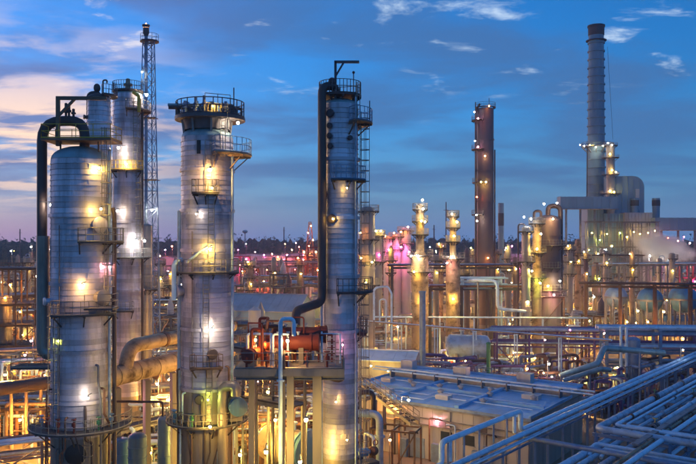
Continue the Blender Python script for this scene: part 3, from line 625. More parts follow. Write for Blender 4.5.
# deck with the red exchangers, in front of the crane-armed tower
t = thing('exchanger_deck', 'concrete-edged deck on stout legs carrying the red exchangers', 'deck', (X(292, 55), 55, 0)); zD = 15.9
obj('deck_slab', MB().box((0, 0, zD - .25), (7.6, 5.4, .5)).mesh('deck_slab', 'conc'), t)
for x, y, wd in ((0.05, -2.2, .48), (1.9, -1.9, .62), (-3.2, 2.2, .42), (-.9, 2.3, .42)): obj('leg', MB().box((x, y, zD / 2 - .25), (wd, wd, zD - .5)).mesh('leg', 'conc'), t)
for e in (((-3.7, -2.6, zD), (3.7, -2.6, zD)), ((3.7, -2.6, zD), (3.7, 2.6, zD)), ((-3.7, 2.6, zD), (3.7, 2.6, zD))): railmesh('railing', t, e, 'rail')
for y in (-.75, 1.0): beam('edge_beam', t, (-3.8, y * 2.4, zD - .7), (3.8, y * 2.4, zD - .7), .3, .4, 'steel')
tubeobj('hanging_pipe', t, [(2.0, .6, zD - .9), (3.3, -.6, zD - 1.1), (3.6, .4, zD - 1.2), (3.2, 1.6, zD - 1.2)], .24, 'darkpipe', .5)
for k, (x, y, z, L) in enumerate(((-.25, -.3, 1.5, 3.4), (.2, 1.2, 1.9, 3.6))):
    drum('heat_exchanger', ('red oxide exchanger shell at the railed edge of the concrete-edged deck', 'red oxide exchanger shell set behind its twin on the concrete-edged deck')[k], 'heat exchanger', (X(292, 55) + x, 55 + y, zD + z), .55, L * .9, (1, .05), 'red', zD, 'red', ribs=3, flange=1, nozzles=3)
for k, (x, y, z) in enumerate(((-2.6, -.9, .8), (-2.9, .9, .75))):
    drum('heat_exchanger', ('short red exchanger lying low on the deck end', 'short red exchanger lying low against the deck rear railing')[k], 'heat exchanger', (X(292, 55) + x, 55 + y, zD + z), .42, 1.5, (.2, 1), 'red', zD, 'red', flange=-1)
rq = random.Random(21)
t = thing('pipe_manifold', 'knot of red and pale pipes looped over the red exchangers', 'pipework', (X(292, 55), 55, zD))
for i in range(16):
    q = Vector((rq.uniform(-3.2, 2.6), rq.uniform(-2.0, 1.8), 0)); z1 = rq.uniform(.9, 3.4); e = Vector((rq.choice((-1, 1)) * rq.uniform(.6, 1.8), 0, 0)); f_ = Vector((0, rq.uniform(-1, 1), 0))
    if abs(q.x + e.x) > 3.5: e = -e
    tubeobj('pipe', t, [q, q + Vector((0, 0, z1)), q + e + Vector((0, 0, z1)), q + e + f_ + Vector((0, 0, z1)), q + e + f_], rq.uniform(.05, .12), rq.choice(['red', 'red', 'rust', 'pipe_w', 'darkpipe']), .2, 8)
for i in range(5):
    q = Vector((-3 + i * 1.4, -2.2, 0)); obj('valve', MB().lathe([(.08, 0), (.08, .5), (.2, .5), (.2, .8), (.08, .85), (.08, 1.1), (.22, 1.1), (.22, 1.16), (.02, 1.16)], 10, q).mesh('valve', 'red'), t)
st = thing('step_ladder', 'red-and-white striped step ladder standing on the exchanger deck', 'ladder', (X(331, 53.5), 53.6, zD))
for i in range(9): beam('rung', st, (-.28, 0, .2 + i * .22), (.28, 0, .2 + i * .22), .05, .05, 'red' if i % 2 else 'wall', 'box')
for s in (-1, 1): rod('stile', st, (.3 * s, 0, 0), (.3 * s, .12, 2.2), .035, 'wall')
g = thing('gooseneck_pipe', 'tall pale gooseneck pipe rising past the concrete-edged deck', 'pipe', (X(281, 52.6), 52.2, 0)); zg = Z(319, 52.2)
tubeobj('riser', g, [(0, 0, 0), (0, 0, zg), (.9, .2, zg), (.9, .2, zg - 1.2)], .15, 'pipe_w', .35); obj('flange', MB().lathe([(.16, 0), (.27, 0), (.27, .12), (.16, .12)], 14, (0, 0, zg - 4.3)).mesh('flange', 'pipe_w'), g)
lamp(P(287.5, 341, 52.2), 'warm', 'dazzling lamp in front of the red exchangers', None, 1.1, .17, 90); lamp(P(262, 345, 54), 'orange', 'orange lamp at the yellow-lit end of the exchanger deck', None, .8, .12, 0)

# railed yellow walkway between the two towers
def walkway(label, p, q, wd, mat='steel', legs=3, name='walkway', group=None, railmat='rail'):
    p, q = Vector(p), Vector(q); c = (p + q) / 2; t = thing(name, label, 'walkway', (c.x, c.y, 0), math.atan2((q - p).y, (q - p).x), group); L = (q - p).xy.length
    boxdeck(t, (0, 0), L, wd, c.z, 'deck', 'grate', 'fb', .15, railmat)
    for s in (-1, 1): beam('stringer', t, (-L / 2, s * wd / 2, c.z - .3), (L / 2, s * wd / 2, c.z - .3), .16, .3, mat)
    for i in range(legs):
        for s in (-1, 1): beam('post', t, (-L / 2 + .4 + (L - .8) * i / max(1, legs - 1), s * wd * .42, 0), (-L / 2 + .4 + (L - .8) * i / max(1, legs - 1), s * wd * .42, c.z - .15), .2, .2, mat)
    return t
walkway('railed steel walkway high between the crowned tower and the exchanger deck', P(232, 345, 72), P(300, 352, 66), 2.4)
walkway('lower railed walkway beneath the exchanger deck', P(228, 388, 74), P(300, 408, 68), 1.8, 'steel')
walkway('narrow railed walkway crossing behind the blue barrels', P(112, 430, 78), P(184, 412, 86), 1.6)

# horizontal drum lit yellow under the deck
drum('horizontal_drum', 'fat yellow-lit drum with a bolted blue end cover under the exchanger deck', 'drum', P(287, 446, 75), 1.75, 5.0, (0.72, -0.6), 'tan', 0, 'bluep', flange=1, ribs=4)
drum('horizontal_drum', 'pale drum lying behind the fat yellow-lit drum', 'drum', P(258, 430, 86), 1.2, 5.0, (0.8, -0.6), 'clad_old', 0, None, ribs=3)
# blue barrels and vessels at the foot of the towers
vessel('standing_vessel', 'squat banded blue barrel at the foot of the arched-pipe tower', 'vessel', X(137.5, 67), 67, .80, 3, Z(437, 67), 'bluep', None, 4)
vessel('standing_vessel', 'lower dark blue barrel beside the squat banded one', 'vessel', X(122, 69), 69, .72, 3, Z(441, 69), 'bluep', None, 2)
v = vessel('standing_vessel', 'slim blue-green vessel fed by a pipe bent over its top', 'vessel', X(164, 68), 68, .56, 2, Z(419, 68), 'teal', None, 5)
tubeobj('feed_pipe', v, [(-4.4, .2, Z(402, 68)), (-.1, 0, Z(402, 68)), (-.1, 0, Z(419, 68))], .10, 'darkpipe', .3)
vessel('standing_vessel', 'pale silver pot below the dark round manway', 'vessel', X(97, 70), 70, 1.1, .8, Z(452, 70), 'clad', None, 2)
# big tan ducts
def big_duct():
    A, B = G(70, 387, 12.3), G(232, 348, 12.3); a = (B - A).normalized(); c = G(125, 374, 12.3); t = thing('duct_pipe', 'huge tan insulated duct with rust stains doubling back on itself', 'duct', (c.x, c.y, 0)); o = Vector((c.x, c.y, 0))
    banded('lower_run', t, A - o, B - o, 0.92, 'tan', 2.8, .05, 22)
    up = Vector((0, 0, 2.5)); e0 = c + a * 1.5 - o
    obj('return_bend', MB().tube(fillet([B + up - o, e0 + up - a * 1.0, e0 - a * 1.6 + Vector((0, 0, -.3))], 1.7, 10), .68, 20).mesh('return_bend', 'tan'), t)
    for k in (.25, .75):
        q = e0.lerp(B + up - o, k) + Vector((0, 0, 2.5 * (1 - k))); obj('band', MB().lathe([(.68, -.2), (.74, -.2), (.74, .2), (.68, .2)], 20, q, axis=a).mesh('band', 'rust'), t)
    for i in range(6):
        q = A + (B - A) * (i + .4) / 6 - o; obj('pier', MB().box((q.x, q.y, 5.6), (.5, 1.0, 11.2), R(30)).mesh('pier', 'conc'), t)
big_duct()
# left-edge pipes, blue drums and dark header
t = thing('pipe_header', 'dark thick header pipe on pale posts above the blue drums', 'pipe', (X(10, 88), 88, 0)); o = Vector((X(10, 88), 88, 0)); A, B = G(-12, 391, 7.2) - o, G(62, 381, 7.2) - o
banded('header', t, A, B, .72, 'darkpipe', 2.0, .04, 18)
for i in range(5): q = A.lerp(B, (i + .5) / 5); rod('post', t, (q.x, q.y, 0), (q.x, q.y, 6.6), .2, 'tan')
tubeobj('branch', t, [B + Vector((-1, 0, 0)), B + Vector((.5, -.4, -.3)), B + Vector((.6, -.6, -4.5))], .36, 'tan', .7)
for k, (x, y, d, lab) in enumerate(((6, 412, 96, 'blue drum under the dark header, by its outer end'), (32, 407, 98, 'blue drum under the dark header, by the towers'))):
    drum('horizontal_drum', lab, 'drum', P(x, y, d), 1.25, 3.4, (1, .15), 'bluep', 0, None, ribs=3)
PM = ['pipe', 'pipe_w', 'tan', 'pipe', 'rust', 'clad_old', 'darkpipe']
def rpipes(n, wd, z, r0=.08, r1=.26, L=10, mats=PM, ext=2.0):
    out = []; x = -wd / 2 + .3
    while x < wd / 2 - .2 and len(out) < n:
        r = random.uniform(r0, r1); x += r; out.append((x, z + r, r, random.choice(mats), -ext * random.random(), L + ext * random.random())); x += r + random.uniform(.08, .35)
    return out
YM = ['pipe', 'tan', 'clad_old', 'pipe_w', 'rust', 'steel']
for k, (x, y, z, L, ang, lab) in enumerate(((-20, 446, 3.6, 46, 62, 'low pipe rack running past the foot of the arched-pipe tower'), (-30, 402, 5.0, 62, 66, 'pipe rack beyond the dark header at the edge of the yard'), (-20, 352, 6.5, 70, 70, 'pipe rack with tan pipes farther back behind the arched-pipe tower'), (112, 446, 3.5, 40, 58, 'low pipe rack between the blue barrels and the crowned tower'), (90, 330, 7.0, 60, 72, 'two-level pipe rack beyond the huge tan duct'))):
    p = G(x, y, z); a = (math.sin(R(ang)), math.cos(R(ang))); rack('pipe_rack', lab, 'pipe rack', p, a, L, 3.4, [z, z - 1.7] if z > 4 else [z], 6, rpipes(9, 3.4, z, .1, .26, L, YM) + rpipes(7, 3.4, z - 1.7, .08, .2, L, YM), 'steel_b' if k % 2 else 'steel', sec=.22)
# multi-storey frame at the far edge of the yard (left of the towers)
f1 = frame('steel_frame', 'four-level brown steel frame with lit bays behind the dark header', 'steel frame', (X(12, 150), 150), 3, 2, 3.6, 4, [4, 8, 12, Z(268, 150)], R(8), 'steel_b', None, True, 'steel_b', sides='f')
vessel('standing_vessel', 'amber-lit vessel inside the four-level brown frame', 'vessel', X(5, 150), 150, 1.3, 1, 13, 'clad_old')

# bottom centre: pumps, arched blue pipe, stairs
t = thing('arched_pipe', 'blue-grey pipe arching out of the pump bay by the stairs', 'pipe', (X(370, 72), 72, 0)); zz = Z(414, 72)
tubeobj('pipe', t, [(-2.4, .8, zz - .1), (.9, 0, zz), (.9, 0, 0)], .36, 'pipe', .8, 16); tubeobj('pipe', t, [(-1.2, 2.2, 0), (-1.2, 2.2, zz + 1.6), (.4, 2.4, zz + 1.6), (.4, 2.4, 0)], .26, 'darkpipe', .7, 14)
obj('flange', MB().lathe([(.37, 0), (.52, 0), (.52, .18), (.37, .18)], 16, (.9, 0, zz - 2.2)).mesh('flange', 'pipe'), t)
t = thing('pipe_arch', 'pair of dark hooped pipes beside the stair landing', 'pipe', (X(371, 84), 84, 0)); zz = Z(398, 84)
for k in (0, 1.0): tubeobj('hoop', t, [(-.7 + k, .3 * k, 0), (-.7 + k, .3 * k, zz), (.5 + k, .3 * k, zz), (.5 + k, .3 * k, zz - 3)], .2, 'darkpipe', .5)
def stairs(label, p, q, wd=1.1):
    p, q = Vector(p), Vector(q); c = Vector((p.x, p.y, 0)); t = thing('stair_flight', label, 'stairs', c); a = q - p; h = Vector((a.x, a.y, 0)).normalized(); s = Vector((h.y, -h.x, 0)); p, q = p - c, q - c
    for k in (-1, 1):
        beam('stringer', t, p + s * k * wd / 2, q + s * k * wd / 2, .08, .3, 'rail', 'box'); railmesh('handrail', t, [p + s * k * wd / 2 + Vector((0, 0, .1)), q + s * k * wd / 2 + Vector((0, 0, .1))], 'rail', 1.0, .035, .9)
    n = int(abs(a.z) / .2)
    for i in range(1, n): e = p + a * i / n; obj('tread', unit('box', 'grate'), t, Matrix.Translation(e) @ Matrix.Rotation(math.atan2(h.y, h.x), 4, 'Z') @ Matrix.Diagonal((.27, wd, .05, 1)))
    return t
stairs('orange-lit steel stairs coming down beside the blue-roofed building', P(366, 386, 80), P(415, 424, 73.5))
walkway('railed landing at the head of the orange-lit stairs', P(346, 388, 81), P(366, 386, 80), 1.6, legs=2)
frame('steel_frame', 'open dark frame with small pipes at the foot of the orange-lit stairs', 'steel frame', (X(396, 73), 73.5), 2, 1, 2.2, 2.4, [2.4, Z(428, 73)], R(-20), 'steel_b', None, False, brace=True, sec=.16)
for k, (x, y, d) in enumerate(((330, 432, 67), (352, 440, 70), (342, 452, 74), (366, 452, 66))):
    t = thing('pump_skid', ('pump skid with a blue casing nearest the stout deck legs', 'pump skid with a rusty casing by the crane-armed tower', 'pump skid with a blue casing between two other pumps', 'pump skid with a rusty casing beside the arching blue-grey pipe')[k], 'pump', (X(x, d), d, 0), random.random()); h = Z(y, d)
    obj('base_frame', MB().box((0, 0, h / 2 - .4), (2.0, 1.2, h - .8)).mesh('base_frame', 'steel_d'), t); obj('motor', MB().lathe([(.05, 0), (.38, .02), (.38, 1.0), (.2, 1.05), (.2, 1.3), (.05, 1.3)], 14, (-.9, 0, h), axis=(1, 0, 0)).mesh('motor', 'bluep'), t); obj('casing', MB().ball((.75, 0, h), .45, 12, 8).mesh('casing', 'rust' if k % 2 else 'bluep'), t)
    tubeobj('discharge_pipe', t, [(.75, 0, h), (.75, 0, h + 1.2), (.75, 1.5, h + 1.2), (.75, 1.5, 0)], .15, 'pipe', .3); obj('hand_wheel', MB().lathe([(.2, -.02), (.26, -.02), (.26, .03), (.2, .03), (.2, -.02)], 12, (.75, -.35, h + .8), axis=(0, 1, 0)).mesh('hand_wheel', 'red'), t)

# ================================================================== blue-roofed building
BA = R(35); bu = Vector((math.sin(BA), math.cos(BA), 0)); bv = Vector((math.cos(BA), -math.sin(BA), 0))
def roof_building():
    c = G(405, 372, 6.0); c.z = 0; t = thing('flat_roofed_building', 'long low white building with a flat roof coloured sky blue', 'building', c, 0)
    L, Dp, h = 25.0, 17.0, 5.9; at = lambda a, b, z: bv * a - bu * b + Vector((0, 0, z))
    ang = math.atan2(bv.y, bv.x)
    def bx(name, a, b, z, sa, sb, sz, mat, par=t): return obj(name, unit('box', mat), par, Matrix.Translation(at(a, b, z)) @ Matrix.Rotation(ang, 4, 'Z') @ Matrix.Diagonal((sa, sb, sz, 1)))
    wf = [bx('wall', L / 2, Dp, h / 2, L, .2, h, 'wall'), bx('wall', L / 2, 0, h / 2, L, .2, h, 'wall'), bx('wall', 0, Dp / 2, h / 2, .2, Dp - .2, h, 'wall'), bx('wall', L, Dp / 2, h / 2, .2, Dp - .2, h, 'wall')]
    n = 20
    for i in range(n): bx('wall_panel', (i + .5) * L / n, Dp + .12, h / 2, L / n - .05, .05, h - .1, 'wall')
    bx('roof_slab', L / 2, Dp / 2, h + .1, L + .5, Dp + .5, .2, 'conc')
    nx, ny = 8, 4
    for i in range(nx):
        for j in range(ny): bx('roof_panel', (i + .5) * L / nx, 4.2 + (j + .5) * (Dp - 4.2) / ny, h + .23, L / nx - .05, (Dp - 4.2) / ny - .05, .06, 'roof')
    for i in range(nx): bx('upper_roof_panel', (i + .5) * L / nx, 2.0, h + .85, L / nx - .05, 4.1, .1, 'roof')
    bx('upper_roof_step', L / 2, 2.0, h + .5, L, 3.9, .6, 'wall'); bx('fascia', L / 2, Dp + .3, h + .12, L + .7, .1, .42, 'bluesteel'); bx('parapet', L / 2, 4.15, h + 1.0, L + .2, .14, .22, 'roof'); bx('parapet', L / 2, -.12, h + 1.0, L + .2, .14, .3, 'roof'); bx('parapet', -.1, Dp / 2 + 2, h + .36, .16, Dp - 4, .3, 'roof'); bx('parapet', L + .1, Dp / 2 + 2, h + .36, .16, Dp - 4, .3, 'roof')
    for a in (8.2, 16.6): bx('roof_kerb', a, 10.6, h + .40, .5, 12.6, .3, 'roof')
    bx('roof_kerb', 4.1, 11.2, h + .39, 7.6, .4, .28, 'roof'); bx('roof_kerb', 12.4, 9.0, h + .39, 7.8, .4, .28, 'roof'); bx('roof_kerb', 20.8, 11.8, h + .39, 7.8, .4, .28, 'roof')
    bx('gutter', L / 2, Dp + .42, h - .05, L + .4, .16, .16, 'steel')
    for a, b, sa in ((5.5, 14.2, 2.2), (13.2, 13.4, 1.6), (21.5, 7.4, 2.0), (2.2, 8.0, 1.4)): bx('roof_hatch', a, b, h + .5, sa, 1.2, .5, 'tankw')
    for b in (7.0, 13.0, 15.6): obj('roof_conduit', MB().tube(fillet([at(.5, b, h + .4), at(7 + b * .3, b, h + .4), at(7 + b * .3, b - 2.2, h + .4), at(L - 1, b - 2.2, h + .4)], .2), .06, 6).mesh('roof_conduit', 'pipe_w'), t)
    for a, b in ((5, 7), (6.6, 9), (9.8, 8), (11.5, 11), (12.3, 7.2), (17, 9), (18, 13), (22, 8), (3, 13), (16, 6.5)):
        v = obj('roof_vent', MB().lathe([(.28, 0), (.28, .3), (.42, .3), (.42, .42), (.05, .62)], 10, at(a, b, h + .25)).mesh('roof_vent', 'wall'), t)
    for a, b in ((1.5, 1.5), (10, 2.4), (18.5, 1.8)): u_ = bx('rooftop_unit', a, b, h + 1.5, 1.8, 1.3, 1.2, 'tankw'); bx('unit_fan_cover', 0, 0, 0, .01, .01, .01, 'steel_d', t) if False else None
    for z, b in ((h + 1.35, 4.6), (h + 1.1, 5.2)): obj('roof_pipe', MB().tube([at(-2, b, z), at(L + 3, b, z)], .11, 8).mesh('roof_pipe', 'pipe_w'), t)
    for i in range(8): bx('pipe_stand', 1 + i * 3.3, 4.9, h + .75, .1, 1.0, 1.0, 'steel')
    d_ = bx('door', 12.2, Dp + .17, 1.15, 1.1, .08, 2.2, 'bluesteel'); bx('door', 3.0, Dp + .17, 1.4, 2.2, .08, 2.7, 'red')
    for a in (7, 15.5, 18.2): w_ = bx('window', a, Dp + .16, 2.9, 1.4, .07, 1.1, 'glass'); bx('window_sill', a, Dp + .2, 2.28, 1.6, .16, .1, 'wall')
    obj('wall_pipe', MB().tube(fillet([at(9, Dp + .5, 0), at(9, Dp + .5, 4.2), at(10.4, Dp + .5, 4.2), at(10.4, Dp + .5, 2.4)], .3), .12, 8).mesh('wall_pipe', 'darkpipe'), t)
    for a, z1, x1 in ((5.2, 3.6, 1.2), (6.3, 4.6, -1.0), (11.0, 3.0, .9), (13.6, 4.8, 1.4), (16.8, 4.4, -1.1), (20.5, 4.0, 1.0)):
        obj('wall_pipe', MB().tube(fillet([at(a, Dp + .6, 0), at(a, Dp + .6, z1), at(a + x1, Dp + .6, z1), at(a + x1, Dp + .25, z1 - .2)], .25), .09, 8).mesh('wall_pipe', random.choice(['darkpipe', 'rust', 'pipe'])), t)
    for a in (4.4, 10.2, 14.4, 19.3): bx('wall_cabinet', a, Dp + .45, 1.0, 1.0, .6, 2.0, 'bluesteel'); bx('wall_louvre', a + .6, Dp + .17, 4.3, .9, .08, .6, 'steel_d')
    for z in (3.9, 4.6): bx('cable_tray', L / 2, Dp + .32, z, L - 1, .3, .08, 'steel')
    for a in (3.5, 9.5, 16, 22.5): bx('downspout', a, Dp + .22, h / 2, .12, .12, h, 'steel')
    return c, at
bc, bat = roof_building()
lamp(bc + bat(8.6, 17.75, 5.1), 'orange', 'orange lamp on the white facade below the blue roof', None, 1.7, .16, math.degrees(math.atan2(bu.y, bu.x)))
lamp(bc + bat(14.5, 17.6, 4.6), 'pink', 'pink lamp farther along the white facade', None, .8, .14, math.degrees(math.atan2(bu.y, bu.x)))
lamp(P(408.5, 400, 79.5), 'white', 'white lamp on a pole rising in front of the blue roof edge', None, 1.5, .2, 180, 'pole')
# white box building beyond
def shed(label, c, sx, sy, h, ridge, rz, wall='wall', roof='roof', name='shed', n=8, axis='x', group=None, win=0):
    t = thing(name, label, 'building', (c[0], c[1], 0), rz, group); b = MB(); x, y = sx / 2, sy / 2
    vs = [(-x, -y, 0), (x, -y, 0), (x, y, 0), (-x, y, 0), (-x, -y, h), (x, -y, h), (x, y, h), (-x, y, h), (-x, 0, ridge), (x, 0, ridge)]
    obj('wall', b.add(vs, [(0, 1, 5, 4), (2, 3, 7, 6), (1, 2, 6, 9, 5), (3, 0, 4, 8, 7)]).mesh('wall', wall, False), t)
    ln = math.hypot(y, ridge - h)
    for s in (-1, 1):
        for i in range(n):
            a0 = -x - .3 + (sx + .6) * i / n; a1 = -x - .3 + (sx + .6) * (i + 1) / n - .04; k = .35 / ln; e = Vector((0, s * (y + y * k), h - (ridge - h) * k)); q = Vector((0, 0, ridge))
            m = MB().add([(a0, e.y, e.z + .03), (a1, e.y, e.z + .03), (a1, 0, q.z + .03), (a0, 0, q.z + .03), (a0, e.y, e.z + .15), (a1, e.y, e.z + .15), (a1, 0, q.z + .15), (a0, 0, q.z + .15)], [(3, 2, 1, 0), (4, 5, 6, 7), (0, 1, 5, 4), (1, 2, 6, 5), (2, 3, 7, 6), (3, 0, 4, 7)]); obj('roof_panel', m.mesh('roof_panel', roof, False), t)
    beam('ridge_cap', t, (-x - .3, 0, ridge + .17), (x + .3, 0, ridge + .17), .5, .12, roof, 'box')
    for i in range(win): obj('window', unit('box', 'glass'), t, Matrix.Translation((-x + sx * (i + .5) / win, -y - .04, h * .55)) @ Matrix.Diagonal((1.4, .1, 1.1, 1)))
    obj('door', unit('box', 'bluesteel'), t, Matrix.Translation((x * .5, -y - .05, 1.2)) @ Matrix.Diagonal((1.6, .12, 2.4, 1)))
    return t
shed('white gabled block with a snow-pale roof beside the tall vent pipe', (X(387, 113), 114), 9.2, 7.5, 7.0, 7.9, R(-14), 'wall', 'roof_w', n=6, win=3)
lamp(P(371, 366, 108), 'gold', 'golden lamp on the white gabled block', None, 1.0, .2, 90); lamp(P(388, 371, 108), 'gold', 'second golden lamp low on the white gabled block', None, .8, .18, 90)
t = thing('vent_pipe', 'tall violet-blue vent pipe standing behind the blue roof', 'vent pipe', (X(422.5, 110), 110, 0)); zz = Z(291, 110)
obj('riser', MB().lathe([(.46, 0), (.46, 6), (.5, 6), (.5, 6.2), (.46, 6.2), (.46, zz - .3), (.55, zz - .3), (.55, zz), (.4, zz), (.4, zz - 1)], 16).mesh('riser', 'bluesteel'), t); obj('base_plate', MB().box((0, 0, .2), (1.6, 1.6, .4)).mesh('base_plate', 'conc'), t)
t = thing('green_post', 'green painted valve post among the pipes behind the blue roof', 'post', (X(488.5, 108), 108, 0)); zz = Z(344, 108)
rod('post', t, (0, 0, 0), (0, 0, zz), .3, 'green'); obj('cap', MB().lathe(head_prof(.4, zz, .3, 4), 12).mesh('cap', 'green'), t)
drum('horizontal_drum', 'long pale storage drum beyond the blue roof', 'drum', P(468, 346, 122), 1.8, 5.6, (1, -.25), 'pipe', 0, None, ribs=5)
t = thing('pipe_bend_frame', 'pale pipes bent down like a gate beside the crane-armed tower', 'pipe', (X(381, 130), 130, 0)); zz = Z(288, 130)
tubeobj('pipe', t, [(-1.2, 0, Z(320, 130)), (-1.2, 0, zz), (1.2, 0, zz + .3), (1.8, 0, zz - 1), (1.8, 0, 0)], .18, 'pipe_w', .8); tubeobj('pipe', t, [(-.2, .8, Z(325, 130)), (-.2, .8, zz - 2), (.9, .8, zz - 2), (.9, .8, 0)], .13, 'pipe_w', .5); rod('post', t, (-1.2, 0, 0), (-1.2, 0, Z(320, 130)), .12, 'steel')
pb0, pb1 = P(366, 322, 132), P(560, 333, 112); pbz = pb0.z
rack('pipe_rack', 'slender pale pipe bridge running past the vent pipe behind the blue roof', 'pipe rack', pb0, pb1 - pb0, (pb1 - pb0).xy.length, 1.0, [pbz], 6.5, [(-.3, pbz + .12, .13, 'pipe_w', -1, 42), (.05, pbz + .09, .09, 'pipe_w', -1, 42), (.35, pbz + .1, .1, 'tan', -1, 42)], 'pipe_w', None, .16, False, False)
rack('pipe_rack', 'low pale two-pipe line on short posts beyond the long storage drum', 'pipe rack', P(372, 312, 150), (1, -.05), 40, 1.0, [Z(318, 150)], 6.5, [(-.3, Z(317, 150), .16, 'pipe_w', -1, 42), (.2, Z(317, 150), .12, 'pipe_w', -1, 42)], 'pipe_w', None, .16, False, False)
walkway('long railed walkway along the rear edge of the blue roof', P(418, 366, 110), P(580, 390, 96), 1.2, 'bluesteel', 6, 'walkway', None, 'bluesteel')

# ================================================================== foreground pipe racks
S1 = G(527, 430, 8.0); sU, sV = U.copy(), -V                       # along the rack, and across it towards the camera side
def wp(o, *pts): return [Vector(p) - o for p in pts]
def up(v, z): return Vector((v.x, v.y, z))
def rackA():
    o = up(S1, 0); t = rack('pipe_rack', 'narrow rack with two pale pipes and a raised loop beside the blue roof', 'pipe rack', S1 - sU * 18, sU, 84, 1.5, [7.7], 6, [(-.42, 8.0, .22, 'pipe_w', 19, 86), (.95, 7.85, .09, 'pipe', -2, 86), (1.2, 7.85, .07, 'pipe_w', -2, 86)], 'bluesteel', band=3.0, sec=.2, brace=False)
    q = Vector(t.location); b = S1 - q
    banded('pipe', t, up(b - sU * 20 + sV * .35, 8.0), up(b + sU * 68 + sV * .35, 8.0), .22, 'pipe_w', 3.0, .035)
    off = sV * -.42
    tubeobj('expansion_loop', t, [up(b + sU * 1.0 + off, 8.0), up(b + sU * -.4 + off, 8.0), up(b - sU * .4 + off, 9.7), up(b - sU * 13.5 + off, 9.7), up(b - sU * 13.5 + off, 8.0), up(b - sU * 24 + off, 8.0)], .22, 'pipe_w', .5, 16)
    tubeobj('loop_hoop', t, [up(b - sU * 1.6 + off, 8.0), up(b - sU * 1.6 + off, 9.7)], .16, 'pipe_w', 0, 12); tubeobj('loop_hoop', t, [up(b - sU * 12.3 + off, 8.0), up(b - sU * 12.3 + off, 9.7)], .16, 'pipe_w', 0, 12)
    for i in range(5): beam('hanger', t, up(b - sU * (3 + 2.4 * i) + off, 7.6), up(b - sU * (3 + 2.4 * i) + off, 9.5), .14, .14, 'bluesteel', 'box')
    for i in range(12): beam('pipe_shoe', t, up(b + sU * (3 + 5 * i) + sV * -.1, 7.62), up(b + sU * (3 + 5 * i) + sV * .1, 7.62), .3, .2, 'steel_d', 'box')
rackA()
E1 = G(597, 430, 8.0)
